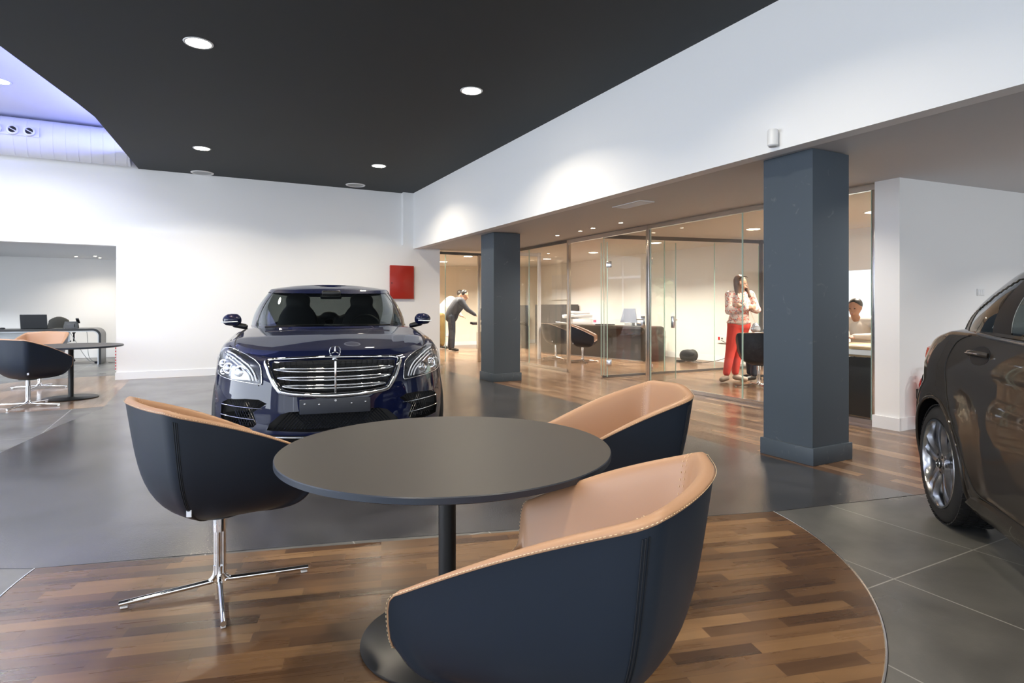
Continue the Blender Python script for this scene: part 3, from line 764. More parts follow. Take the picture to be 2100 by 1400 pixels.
def car_body_bm(p):
    ol = outline(p, p.get('n', 200)); n = len(ol); zb = p['zb']; zs = p['zs']; crown = p['crown']
    def topz(x, y): return zs(x, y) + crown*max(0, 1-(abs(x)/p['w'])**2.3)
    T = p['inset']                                             # list of (t, inset side, inset front/rear)
    rows = []
    for k in range(len(T)):
        t, i_s, i_f = T[k]; row = []
        for x, y, nx, ny in ol:
            fr = abs(ny)**1.0; ins = lerp(i_s, i_f, fr)
            zt = zs(x, y) - .0; z = lerp(zb, zt, t)
            if p.get('wave'): ins += p['wave'](x, y, z, fr)
            row.append(Vector((x-nx*ins, y-ny*ins, z)))
        rows.append(row)
    last = rows[-1]; lo = p['spine'][0]; hi = p['spine'][1]
    for q in (.02,.05,.1,.17,.26,.37,.5,.64,.78,.9,1.0):
        row = []
        for v in last:
            ys = min(hi, max(lo, v.y)); x = v.x*(1-q); y = lerp(v.y, ys, q)
            e = sm(q/.06) if q < .06 else 1
            row.append(Vector((x, y, lerp(v.z, topz(x, y), e))))
        rows.append(row)
    bot = []
    for q in (1.0, .5):
        bot.append([Vector((v.x*(1-q), lerp(v.y, min(hi, max(lo, v.y)), q), zb)) for v in rows[0]])
    bm = nb(); grid(bm, bot+rows, True)
    bmesh.ops.remove_doubles(bm, verts=bm.verts, dist=.0008)
    return bm
def bake_bool(o, cutters):
    for c in cutters: c.parent = o.parent
    for c in cutters:
        md = o.modifiers.new('b', 'BOOLEAN'); md.operation = 'DIFFERENCE'; md.solver = 'EXACT'; md.object = c
        try: md.material_mode = 'TRANSFER'
        except Exception: pass
    me = evaluated(o); o.modifiers.clear(); old = o.data; o.data = me; me.name = old.name
    for c in cutters: drop(c)
    me.polygons.foreach_set('use_smooth', [True]*len(me.polygons)); me.set_sharp_from_angle(angle=math.radians(38))
class Surf:
    def __init__(s, me):
        me.calc_loop_triangles(); s.b = BVHTree.FromPolygons([v.co.copy() for v in me.vertices], [tuple(t.vertices) for t in me.loop_triangles])
    def hit(s, a, z, mode, guess=None):
        if mode == 'front': r = s.b.ray_cast(Vector((a,-3,z)), Vector((0,1,0)))
        elif mode == 'side-': r = s.b.ray_cast(Vector((-4,a,z)), Vector((1,0,0)))
        elif mode == 'side+': r = s.b.ray_cast(Vector((4,a,z)), Vector((-1,0,0)))
        elif mode == 'top': r = s.b.ray_cast(Vector((a,z,5)), Vector((0,0,-1)))
        elif mode == 'rear': r = s.b.ray_cast(Vector((a,12,z)), Vector((0,-1,0)))
        return (r[0], r[1]) if r[0] is not None else (None, None)
    def pt(s, a, z, mode, off):
        p, n = s.hit(a, z, mode)
        if p is None: return None
        return p + n*off
def inside(pt, poly):
    x, y = pt; c = False; j = len(poly)-1
    for i in range(len(poly)):
        if (poly[i][1] > y) != (poly[j][1] > y) and x < (poly[j][0]-poly[i][0])*(y-poly[i][1])/(poly[j][1]-poly[i][1])+poly[i][0]: c = not c
        j = i
    return c
def dense(poly, step, closed=True):
    out = []; n = len(poly)
    for i in range(n if closed else n-1):
        a, b = poly[i], poly[(i+1) % n]; k = max(1, int(math.dist(a, b)/step))
        for j in range(k): out.append((lerp(a[0],b[0],j/k), lerp(a[1],b[1],j/k)))
    if not closed: out.append(poly[-1])
    return out
def patch(name, poly, surf, mode, off, m, parent, step=.02, thick=.004, bulge=0):
    b = dense(poly, step); nbp = len(b); pts = [Vector(q) for q in b]
    xs = [q[0] for q in b]; ys = [q[1] for q in b]
    x = min(xs)+step*.5
    while x < max(xs):
        y = min(ys)+step*.5
        while y < max(ys):
            if inside((x, y), b) and min(math.dist((x,y), q) for q in b) > step*.45: pts.append(Vector((x, y)))
            y += step
        x += step
    vs, es, fs, *_ = geometry.delaunay_2d_cdt(pts, [(i, (i+1) % nbp) for i in range(nbp)], [], 1, 1e-5)
    bm = nb(); vv = []
    for v in vs:
        o_ = off
        if bulge:
            dd = min(math.dist(v, q) for q in b); o_ += bulge*min(1, dd/.05)**.6
        p = surf.pt(v.x, v.y, mode, o_)
        if p is None:
            p = None
            for e in (.004,.01,.02,.03,.05):
                for sx, sy in ((1,0),(-1,0),(0,1),(0,-1)):
                    p = surf.pt(v.x+sx*e, v.y+sy*e, mode, o_)
                    if p is not None: break
                if p is not None: break
        vv.append(bm.verts.new(p) if p is not None else None)
    for f in fs:
        if all(vv[i] is not None for i in f):
            try: bm.faces.new([vv[i] for i in f])
            except ValueError: pass
    loose = [v for v in bm.verts if not v.link_faces]; bmesh.ops.delete(bm, geom=loose, context='VERTS')
    bmesh.ops.recalc_face_normals(bm, faces=bm.faces)
    if thick:
        ext = bmesh.ops.extrude_face_region(bm, geom=list(bm.faces)); 
        bm.normal_update()
        cen = Vector((0, 2.2, .7))
        for g in ext['geom']:
            if isinstance(g, bmesh.types.BMVert): g.co += (cen-g.co).normalized()*thick
    return ob(name, bm, m, parent, smooth=40)
def ctube(name, pl, surf, mode, off, r, m, parent, step=.03, closed=False, smoothn=4, n=8, flat=None):
    pl = [(v.x, v.y) for v in catmull([Vector((*q,0)) for q in pl], smoothn, closed)] if smoothn else pl
    pts = [surf.pt(a, z, mode, off) for a, z in dense(pl, step, closed)]; pts = [q for q in pts if q is not None]
    return ob(name, tube(nb(), pts, r, n, closed, flat), m, parent, smooth=60)
def fprism(poly, y0, y1, m):                                    # closed cutter extruded along y
    bm = nb(); a = [bm.verts.new((q[0], y0, q[1])) for q in poly]; b = [bm.verts.new((q[0], y1, q[1])) for q in poly]; n = len(poly)
    bm.faces.new(a); bm.faces.new(b[::-1])
    for i in range(n): bm.faces.new((a[i], b[i], b[(i+1)%n], a[(i+1)%n]))
    return ob('cutter', bm, m)
def cyl_cut(x0, x1, y, z, r, m, n=64):
    return ob('cutter', lathe(nb(), [(r, x0), (r, x1)], n, 0, y, z, 'x'), m)
def make_wheel(parent, loc, side, tr=.335, rr=.242, width=.225, twin=5, detail=True):
    hw = width/2; o = hw*side
    prof = [(rr+.002,-hw+.01),(rr+.012,-hw),(tr-.03,-hw+.003),(tr-.008,-hw+.018),(tr,-hw+.035),(tr,hw-.035),(tr-.008,hw-.018),(tr-.03,hw-.003),(rr+.012,hw),(rr+.002,hw-.01)]
    bm = nb(); n = 96
    rings = [[Vector((z*1.0, r*math.cos(2*PI*i/n), r*math.sin(2*PI*i/n))) for i in range(n)] for r, z in prof]
    grid(bm, rings+[rings[0]], True); bmesh.ops.remove_doubles(bm, verts=bm.verts, dist=.0001)
    t = ob('tyre', bm, M['rubber'], parent, smooth=35, loc=loc)
    # tread grooves as raised blocks
    if detail:
        bm = nb()
        for k in range(60):
            a = 2*PI*k/60
            for x0, tw in ((-.078,.05),(-.022,.042),(.03,.042),(.084,.05)):
                R = Matrix.Rotation(a, 3, 'X') @ Matrix.Rotation(.25, 3, 'Z'); box(bm, R @ Vector((x0,0,0)) + Matrix.Rotation(a,3,'X') @ Vector((0,0,tr+.0015)), (tw,.026,.007), rot=Matrix.Rotation(a,3,'X'))
        ob('tread', bm, M['rubber'], t)
    bm = nb()
    pr = [(rr+.006,hw-.004),(rr+.004,hw+.002),(rr-.006,hw+.001),(rr-.014,hw-.012),(rr-.02,hw-.05),(rr-.03,-hw+.03),(rr-.01,-hw+.005)]
    rings = [[Vector((z*side, r*math.cos(2*PI*i/n), r*math.sin(2*PI*i/n))) for i in range(n)] for r, z in pr]
    grid(bm, rings, True)
    rim = ob('rim', bm, M['alloy'], parent, smooth=50, loc=loc)
    bm = nb()                                               # spokes: five pairs
    for k in range(twin):
        a0 = 2*PI*k/twin + PI/2
        for dd in (-1, 1):
            pts = []
            for f_ in (0,.25,.5,.75,1):
                rad = lerp(.045, rr-.010, f_); ang = a0 + dd*lerp(.16,.165,f_) + dd*.10*f_*(1-f_)*0 + dd*lerp(.22,.0,min(1,f_*2))*.6
                pts.append((rad, ang, lerp(hw-.022, hw-.010, sm(f_)) + .008*math.sin(PI*f_)))
            prev = None
            for j, (rad, ang, xo) in enumerate(pts):
                wd = lerp(.017,.013,j/4); c = Vector((0, rad*math.cos(ang), rad*math.sin(ang))); tdir = Vector((0,-math.sin(ang), math.cos(ang)))
                q = [c+tdir*wd+Vector(((xo-.03)*side,0,0)), c+tdir*wd*.75+Vector((xo*side,0,0)), c-tdir*wd*.75+Vector((xo*side,0,0)), c-tdir*wd+Vector(((xo-.03)*side,0,0))]
                q = [bm.verts.new(v) for v in q]
                if prev:
                    for i in range(4): bm.faces.new((prev[i], prev[(i+1)%4], q[(i+1)%4], q[i]))
                else: bm.faces.new(q)
                prev = q
            bm.faces.new(prev)
    lathe(bm, [(0,(hw-.045)*side),(.07,(hw-.045)*side),(.062,(hw-.018)*side),(.034,(hw-.012)*side),(0,(hw-.012)*side)], 32, axis='x')
    sp = ob('spokes', bm, M['alloy'], parent, smooth=35, loc=loc)
    bm = nb()
    for k in range(5):
        a = 2*PI*(k+.5)/5+PI/2; lathe(bm, [(0,(hw-.04)*side),(.009,(hw-.04)*side),(.009,(hw-.014)*side),(0,(hw-.014)*side)], 10, 0, .05*math.cos(a), .05*math.sin(a), 'x')
    ob('wheel_bolt', bm, M['car_dark'], sp)
    cap = ob('hub_cap', lathe(nb(), [(0,(hw-.012)*side),(.031,(hw-.012)*side),(.029,(hw-.007)*side),(0,(hw-.006)*side)], 32, axis='x'), M['black_plastic'], sp)
    star(cap if False else sp, Vector(((hw-.004)*side,0,0)), .026, 'x')
    ob('brake_disc', lathe(nb(), [(.03,(hw-.10)*side),(.165,(hw-.10)*side),(.165,(hw-.125)*side),(.03,(hw-.125)*side)], 48, axis='x'), M['disc_grey'], rim)
    ob('brake_caliper', box(nb(), ((hw-.11)*side,-.13,.06),(.05,.08,.14),.012), M['car_dark'], rim, smooth=40)
    return t
def star(parent, c, r, axis='y', thick=.1):
    bm = nb(); n = 40
    def tr(u, v): return Vector((u, 0, v))+c if axis == 'y' else Vector((0, u, v))+c
    tube(bm, [tr(r*math.cos(2*PI*i/n), r*math.sin(2*PI*i/n)) for i in range(n)], r*.095, 8, True)
    for k in range(3):
        a = PI/2 + 2*PI*k/3; d = (math.cos(a), math.sin(a)); pn = (-d[1], d[0])
        tip = tr(d[0]*r*.96, d[1]*r*.96); w = r*.17
        s1 = tr(pn[0]*w-d[0]*w*.55, pn[1]*w-d[1]*w*.55); s2 = tr(-pn[0]*w-d[0]*w*.55, -pn[1]*w-d[1]*w*.55)
        ax = Vector((0,1,0)) if axis == 'y' else Vector((1,0,0))
        f_, b_ = c+ax*w*.6, c-ax*w*.6
        for tri in ((tip,s1,f_),(tip,f_,s2),(tip,b_,s1),(tip,s2,b_)): bm.faces.new([bm.verts.new(v) for v in tri])
    return ob('star_emblem', bm, M['chrome'], parent, smooth=False)
def cabin(p, parent, paint, glassm):
    """greenhouse: belt ring -> roof ring, windows are separate panes"""
    n = 240; nt = 22
    def ring(w, y0, y1, ef, er, cf, cr):
        pts = []
        ym = lerp(y0, y1, .5)
        for i in range(n):
            a = 2*PI*i/n; sx, cy = math.sin(a), -math.cos(a)
            e = lerp(ef, er, sm((cy+1)/2)); x = math.copysign(abs(sx)**(2/e), sx); y = math.copysign(abs(cy)**(2/e), cy)
            k = interp(y, [-1,-.4,.3,1], [cf,1,1,cr])
            xx = w*x*k; yy = ym + y*(y1-y0)/2
            pts.append((xx, yy))
        return pts
    B = ring(*p['base']); R = ring(*p['roof'])
    zbf = p['zbelt']; zr = p['zroof']
    def pt(i, t):
        b, r = B[i % n], R[i % n]; bul = p['bulge']*math.sin(PI*min(1,t))
        x = lerp(b[0], r[0], t**1.15); y = lerp(b[1], r[1], t); L_ = math.hypot(x, (y-p['yc'])*.2) or 1
        x += bul*x/.8
        if abs(y-p['yc']) > 0: y += bul*(.8 if y > p['yc'] else -.8)*min(1, abs(y-p['yc'])/1.0)
        zroof = zr(b[0], r[1]); z = lerp(zbf(b[0], b[1]), zroof, t) if t <= 1 else zroof
        return Vector((x, y, z))
    def region(i, t):
        a = (i % n)/n                                        # 0 = front centre, .25 right, .5 rear
        aa = a if a <= .5 else 1-a
        wa, wb, wc, wd = p['pillars']                        # windscreen end, side start, side end, rear start
        if p['tlo'] < t < p['thi']:
            if aa < wa: return 'ws'
            if wb < aa < wc:
                if aa > p['ctaper'][0]:
                    k = (aa-p['ctaper'][0])/(wc-p['ctaper'][0])
                    if t > p['thi'] - k*p['ctaper'][1] : return 'body'
                if abs(aa-p['bpil']) < p['bw']: return 'bp'
                if p.get('qpil') and abs(aa-p['qpil']) < p['bw']*.8: return 'qp'
                return 'sw'
            if aa > wd: return 'rw'
        return 'body'
    ts = [k/nt for k in range(nt+1)]
    groups = {}
    for j in range(nt):
        tm = (ts[j]+ts[j+1])/2
        for i in range(n):
            g = region(i+.5, tm)
            if g in ('sw','bp','qp'): g += 'R' if (i+.5)/n < .5 else 'L'
            groups.setdefault(g, []).append((i, j))
    def build(name, cells, m, par, inset=0, thick=0):
        bm = nb(); cache = {}
        def vv(i, j):
            key = (i % n, j)
            if key not in cache:
                q = pt(i, ts[j]); 
                if inset: q = q + Vector((-q.x, (p['yc']-q.y)*.35, -.12)).normalized()*inset
                cache[key] = bm.verts.new(q)
            return cache[key]
        for i, j in cells: bm.faces.new((vv(i,j), vv(i+1,j), vv(i+1,j+1), vv(i,j+1)))
        if name == 'cabin':
            prev = [vv(i, nt) for i in range(n)]
            lo, hi = p['rspine']
            for q in (.03,.08,.15,.25,.4,.55,.7,.85,1.0):
                row = []
                for i in range(n):
                    b = pt(i, 1); ys = min(hi, max(lo, b.y)); x = b.x*(1-q); y = lerp(b.y, ys, q)
                    row.append(bm.verts.new((x, y, b.z + p['rcrown']*(1-(1-q)**2.2))))
                for i in range(n): bm.faces.new((prev[i], prev[(i+1)%n], row[(i+1)%n], row[i]))
                prev = row
            bmesh.ops.remove_doubles(bm, verts=bm.verts, dist=.001)
        return ob(name, bm, m, par, smooth=50)
    c = build('cabin', groups['body'], paint, parent)
    ws = build('windscreen', groups['ws'], glassm, parent, .006)
    if 'rw' in groups: build('rear_window', groups['rw'], glassm, parent, .006)
    for s_ in 'LR':
        build('side_window', groups['sw'+s_], glassm, parent, .006)
        if 'bp'+s_ in groups: build('door_pillar', groups['bp'+s_], M['car_dark'], parent, .003)
        if 'qp'+s_ in groups: build('door_pillar', groups['qp'+s_], M['car_dark'], parent, .003)
    return pt, n, ts
def headrest_seat(parent, x, y, zb, big=True):
    s = blob('car_seat', [((x,y,zb),(.27,.09,.28)),((x,y+.02,zb+.12),(.235,.08,.26)),((x,y+.03,zb+.40),(.15,.06,.105)),((x,y-.2,zb-.25),(.26,.28,.1))], M['seat_dark'], parent, .02, 5)
    return s

# ---------------------------------------------------------------- dark blue limousine
car = empty('car', (-1.366, 4.604, 0), .31, 'dark blue luxury saloon facing us, with chrome grille and bonnet star', 'car')
def zs1(x, y):
    a = interp(y, [0,.08,.35,.8,1.5,2.6,4.4,5.2], [.835,.842,.885,.955,1.015,1.03,1.04,.98])
    return a + .006*math.exp(-((abs(x)-.74)/.09)**2)
P1 = dict(w=.985, L=5.22, yf=.98, yr=.8, ef=2.55, er=3.0, zb=.17, zs=zs1, crown=.055, spine=(.75,4.5), n=240,
  inset=[(0,.12,.12),(.03,.06,.05),(.08,.03,.015),(.16,.012,.0),(.3,.0,.0),(.42,.0,.006),(.52,.004,.012),(.62,.012,.02),(.70,.02,.028),(.78,.032,.038),(.85,.042,.05),(.90,.052,.062),(.94,.064,.075),(.97,.080,.092),(.99,.100,.115),(1.0,.125,.14)])
body = ob('body', car_body_bm(P1), [M['blue_paint'], M['car_dark']], car)
grO = [(-.47,.818),(-.25,.832),(0,.836),(.25,.832),(.47,.818),(.468,.77),(.44,.70),(.40,.64),(.36,.612),(.2,.592),(0,.584),(-.2,.592),(-.36,.612),(-.40,.64),(-.44,.70),(-.468,.77)]
sideI = [(.50,.515),(.56,.545),(.66,.548),(.80,.535),(.855,.50),(.862,.40),(.85,.335),(.70,.322),(.60,.335),(.575,.36),(.60,.45)]
lowI = [(-.34,.452),(0,.468),(.34,.452),(.40,.435),(.48,.365),(.50,.315),(.2,.295),(0,.292),(-.2,.295),(-.50,.315),(-.48,.365),(-.40,.435)]
mir = lambda pl: [(-a, b) for a, b in pl][::-1]
cuts = [fprism(grO, -.4, .17, M['car_dark']), fprism(sideI, -.4, .50, M['car_dark']), fprism(mir(sideI), -.4, .50, M['car_dark']), fprism(lowI, -.4, .16, M['car_dark'])]
for yy in (.88, 4.05):
    for sx in (-1, 1): cuts.append(cyl_cut(sx*.66 if sx > 0 else -1.2, 1.2 if sx > 0 else -.66, yy, .345, .385, M['car_dark']))
S1 = Surf(body.data)
bake_bool(body, cuts)
# open the top under the greenhouse
bm = nb(); bm.from_mesh(body.data)
dl = [f for f in bm.faces if f.calc_center_median().z > .95 and f.normal.z > .6 and 1.62 < f.calc_center_median().y < 4.0 and abs(f.calc_center_median().x) < .66]
bmesh.ops.delete(bm, geom=dl, context='FACES'); bm.to_mesh(body.data); bm.free()
# grille: chrome frame, mesh, three double slats, centre bar
gt = [(a*1.052, .71+(b-.71)*1.13) for a, b in grO]
gf = ctube('grille_frame', gt, S1, 'front', .008, .021, M['chrome'], car, .02, True, 4, 12, (1,.62))
bm = nb()
for k in range(-11, 12): box(bm, (k*.042,.135,.71), (.004,.04,.22))
for z in (.62,.655,.69,.725,.76,.795): box(bm, (0,.14,z), (.92,.03,.004))
ob('grille_mesh', bm, M['black_plastic'], car)
for z, hw in ((.772,.452),(.708,.425),(.645,.388)):
    for dz in (.0115,-.0115):
        pts = []
        for i in range(41):
            x = lerp(-hw, hw, i/40); zz = z + dz*(1-abs(x/hw)**8) - .010*(1-(x/hw)**2)
            q = S1.pt(x, zz, 'front', -.004); pts.append(q if q else Vector((x,.03,zz)))
        ob('grille_slat', tube(nb(), pts, .0088, 8), M['chrome'], car, smooth=60)
ob('grille_bar', box(nb(), (0,.022,.712), (.017,.03,.25), .004), M['chrome'], car, smooth=40)
# plate holder
pl = ob('plate_holder', box(nb(), (0,-.012,.492), (.525,.022,.112), .004), M['plate'], car, smooth=40)
bm = nb()
for x, z in ((-.225,.515),(.225,.515),(-.12,.508),(.12,.508)): lathe(bm, [(0,-.030),(.007,-.028),(.009,-.022),(0,-.022)], 14, x, 0, z, 'y')
lathe(bm, [(0,-.027),(.009,-.027),(.009,-.022),(0,-.022)], 14, 0, 0, .535, 'y')
ob('screw', bm, M['satin_chrome'], pl)
# lower intake mesh, splitter, side intakes with chrome blades
bm = nb()
for k in range(-40, 41):
    for d in (-1, 1):
        x = k*.026; a = Vector((x-.075*d,.10,.30)); b = Vector((x+.075*d,.10,.46))
        if abs(a.x) < .47 and abs(b.x) < .36: tube(bm, [a, b], .0032, 4)
ob('intake_mesh', bm, M['lamp_dark'], car)
ctube('lower_blade', [(-.55,.275),(-.3,.262),(0,.258),(.3,.262),(.55,.275)], S1, 'front', .012, .009, M['chrome'], car)
patch('front_splitter', [(-.6,.285),(0,.262),(.6,.285),(.62,.235),(0,.2),(-.62,.235)], S1, 'front', .010, M['car_dark'], car, .03)
for sx in (-1, 1):
    for (x0, z0, x1, z1) in ((.53,.478,.845,.492),(.585,.395,.852,.412)):
        pts = [S1.pt(sx*lerp(x0,x1,i/16), lerp(z0,z1,i/16), 'front', .004) for i in range(17)]
        ob('intake_blade', tube(nb(), [q for q in pts if q], .0075, 8, flat=(1,.6)), M['chrome'], car, smooth=60)
    bm = nb()
    for k in range(14):
        for d in (-1, 1):
            x = .56+.022*k; pts = []
            for zz in (.335,.53):
                xx = x + d*.05*(1 if zz > .4 else -1)
                if not (.57 < xx < .85): pts = []; break
                q = S1.pt(sx*xx, zz, 'front', -.045); pts.append(q)
            if len(pts) == 2 and all(pts): tube(bm, pts, .003, 4)
    ob('intake_mesh', bm, M['lamp_dark'], car)
    # parking sensors
    # headlamp
    hl = [(.552,.80),(.62,.848),(.70,.880),(.79,.908),(.86,.905),(.89,.86),(.895,.78),(.885,.715),(.80,.69),(.68,.675),(.555,.660),(.536,.668),(.538,.72)]
    hp = [(sx*a, b) for a, b in hl]
    hs = patch('headlamp', hp, S1, 'front', .003, M['lamp_dark'], car, .02)
    rf = patch('reflector', [(sx*a, b) for a, b in ((.62,.69),(.76,.69),(.85,.71),(.878,.78),(.86,.87),(.80,.875),(.74,.84),(.68,.79),(.63,.74))], S1, 'front', .006, M['lamp_inner'], hs, .02)
    for x, z, r in ((.70,.745,.048),(.795,.77,.04),(.845,.80,.03),(.80,.845,.026),(.84,.74,.022)):
        q, nn = S1.hit(sx*x, z, 'front')
        if q is None: continue
        bm = nb(); lathe(bm, [(r,0),(r*1.1,.006),(r*1.05,.012),(r*.93,.012),(r*.9,.004)], 28); lathe(bm, [(r*.88,.003),(r*.7,.014),(r*.4,.021),(0,.024)], 28)
        R = Vector((0,0,1)).rotation_difference((nn+Vector((0,-1.2,0))).normalized()).to_matrix()
        for v in bm.verts: v.co = R @ v.co + q + nn*.004
        ob('projector', bm, [M['chrome']], hs, smooth=40)
    for k, (o1, o2) in enumerate(((0,0),(.026,-.016),(.052,-.032))):
        ln = [(.572+o1*.9,.685+0*o2),(.590+o1,.735),(.625+o1*1.0,.785+o2*.6),(.68+o1*.8,.825+o2*.8),(.75+o1*.4,.862+o2),(.82,.885+o2)]
        ctube('light_guide', [(sx*a, b) for a, b in ln], S1, 'front', .012, .0058, M['drl'], hs, .02)
    patch('lens', hp, S1, 'front', .024, M['lens'], hs, .02, 0, .006)
    ctube('lamp_trim', hp, S1, 'front', .010, .004, M['satin_chrome'], hs, .02, True, 2)
    # bonnet gap
    pts = []
    for y in [.13+.09*i for i in range(16)]:
        x = sx*interp(y, [.13,.3,.6,1.0,1.5], [.56,.70,.79,.815,.80]); q = S1.pt(x, y, 'top', .001); pts.append(q) if q else None
    ob('bonnet_gap', tube(nb(), pts, .0035, 6), M['hole'], car)
    # door mirror
    mr = blob('door_mirror', [((sx*.96,1.74,1.125),(.085,.07,.062)),((sx*.93,1.75,1.12),(.06,.065,.066)),((sx*.99,1.73,1.11),(.05,.05,.042))], M['blue_paint'], car, .006, 6)
    blob('mirror_foot', [((sx*.84,1.76,1.055),.028,(sx*.93,1.75,1.075),.03)], M['car_dark'], mr, .006, 3)
    ob('turn_signal', tube(nb(), catmull([(sx*.90,1.678,1.108),(sx*.955,1.668,1.106),(sx*1.01,1.682,1.103),(sx*1.045,1.715,1.104)],4), .011, 8, flat=(1,.55)), M['drl'], mr, smooth=60)
    for yy in (.88, 4.05):
        make_wheel(car, (sx*.84, yy, .345), sx, .345, .25, .24, 5, False)
# gap between bonnet nose and bumper, wipers
pts = [S1.pt(x, .10+.16*(abs(x)/.55)**2, 'top', .001) for x in [lerp(-.55,.55,i/20) for i in range(21)]]
ob('bonnet_gap', tube(nb(), [q for q in pts if q], .003, 6), M['hole'], car)
st = empty('bonnet_star', (0,.14,0)); st.parent = car
q, _ = S1.hit(0, .14, 'top')
bpy.data.objects.remove(st)
mount = ob('emblem_mount', lathe(nb(), [(0,q.z-.002),(.028,q.z-.001),(.026,q.z+.006),(.010,q.z+.011),(.008,q.z+.026),(0,q.z+.027)], 24, 0, .14, 0), M['chrome'], car, smooth=50)
star(mount, Vector((0,.14,q.z+.066)), .042, 'y')
G = dict(base=(.86,1.17,4.62,2.5,3.2,.90,.86), roof=(.675,2.16,3.75,3.2,3.0,.93,.92), zbelt=lambda x, y: 1.035+.012*(1-(x/.86)**2), zroof=lambda x, y: interp(y, [2.1,2.6,3.3,3.8],[1.435,1.462,1.455,1.42]),
  yc=2.9, bulge=.035, pillars=(.168,.180,.405,.425), tlo=.04, thi=.93, bpil=.275, bw=.006, ctaper=(.404,.0), rspine=(2.6,3.4), rcrown=.055)
cabin(G, car, M['blue_paint'], M['car_glass'])
# interior
ob('dashboard', hexa(nb(), [(-.72,1.55,.98),(.72,1.55,.98),(.72,2.05,.95),(-.72,2.05,.95)], [(-.70,1.50,1.035),(.70,1.50,1.035),(.70,1.95,1.07),(-.70,1.95,1.07)]), M['seat_dark'], car)
ob('cabin_floor', box(nb(), (0,2.85,.45), (1.5,2.4,.05)), M['car_dark'], car)
for x in (-.37,.37): headrest_seat(car, x, 2.75, .93)
blob('rear_bench', [((-.36,3.75,.9),(.36,.12,.3)),((.36,3.75,.9),(.36,.12,.3)),((-.36,3.78,1.17),(.13,.06,.08)),((.36,3.78,1.17),(.13,.06,.08)),((0,3.78,1.14),(.12,.06,.06))], M['seat_dark'], car, .025, 4)
swm = nb(); cc_ = Vector((.37,2.18,1.0))
tube(swm, [cc_+Vector((.185*math.cos(2*PI*i/36), .07*math.sin(2*PI*i/36), .165*math.sin(2*PI*i/36))) for i in range(36)], .014, 8, True); box(swm, cc_, (.3,.04,.05), .01)
ob('steering_wheel', swm, M['seat_dark'], car)
ob('rear_view_mirror', box(nb(), (0,2.18,1.375), (.23,.03,.065), .012), M['screen'], car, smooth=40)
ob('sensor_pod', box(nb(), (0,2.1,1.41), (.2,.1,.05), .015), M['car_dark'], car, smooth=40)
for x0 in (-.62, .02):
    pts = [(x0+i*.06, 1.32+.10*abs(x0+i*.06)**2, 1.062+.012*i/9) for i in range(10)]
    ob('wiper', tube(nb(), pts, .008, 6), M['car_dark'], car)

# ---------------------------------------------------------------- brown hatchback at the right edge
car2 = empty('car', (2.21, -.21, 0), -math.radians(18.2), 'dark brown hatchback at the right edge, rear wheel and back door in view', 'car')
def zs2(x, y):
    return interp(y, [0,.1,.5,1.0,1.6,3.0,3.6,4.1,4.3], [.70,.76,.90,1.0,1.08,1.115,1.115,1.03,.95])
def wave2(x, y, z, fr):
    w = 0
    if fr < .5:
        w += .012*math.exp(-((z-.80)/.05)**2)*sm((y-1.2)/.5)*(1-sm((y-3.9)/.3))       # waist hollow under the shoulder line
        d = math.dist((y, z), (3.60,.345)); w -= .020*math.exp(-((d-.44)/.10)**2)*(1 if z > .2 else .3)
        w += .010*math.exp(-((z-.36)/.05)**2)*sm((y-1.4)/.3)*(1-sm((y-2.9)/.3))
    return w
P2 = dict(w=.895, L=4.33, yf=.9, yr=.62, ef=2.5, er=2.9, zb=.17, zs=zs2, crown=.03, spine=(.7,3.7), n=260, wave=wave2,
  inset=[(0,.12,.12),(.03,.07,.06),(.08,.045,.03),(.14,.03,.02),(.2,.018,.01),(.28,.010,.0),(.36,.004,.0),(.45,.0,.006),(.54,.0,.014),(.63,.004,.022),(.70,.010,.03),(.76,.012,.04),(.82,.016,.05),(.88,.030,.065),(.93,.045,.08),(.97,.06,.10),(.99,.072,.12),(1.0,.085,.14)])
body2 = ob('body', car_body_bm(P2), [M['brown_paint'], M['car_dark']], car2)
S2 = Surf(body2.data)
cuts = []
for yy in (.88, 3.60):
    for sx in (-1, 1): cuts.append(cyl_cut(.60 if sx > 0 else -1.2, 1.2 if sx > 0 else -.60, yy, .345, .372, M['car_dark'], 80))
bake_bool(body2, cuts)
G2_ = dict(base=(.835,1.15,4.30,2.5,3.0,.90,.90), roof=(.60,2.0,3.88,3.2,3.4,.93,.92), zbelt=lambda x, y: interp(y,[1.2,3.0,3.6,4.0,4.25],[1.07,1.11,1.105,1.04,.97]), zroof=lambda x, y: interp(y, [2.0,2.6,3.3,3.9],[1.42,1.455,1.44,1.385]),
  yc=2.7, bulge=.03, pillars=(.16,.175,.337,.425), tlo=.03, thi=.86, bpil=.262, bw=.006, ctaper=(.275,.8), qpil=.312, rspine=(2.5,3.4), rcrown=.035)
ptf, nn_, ts_ = cabin(G2_, car2, M['brown_paint'], M['car_glass'])
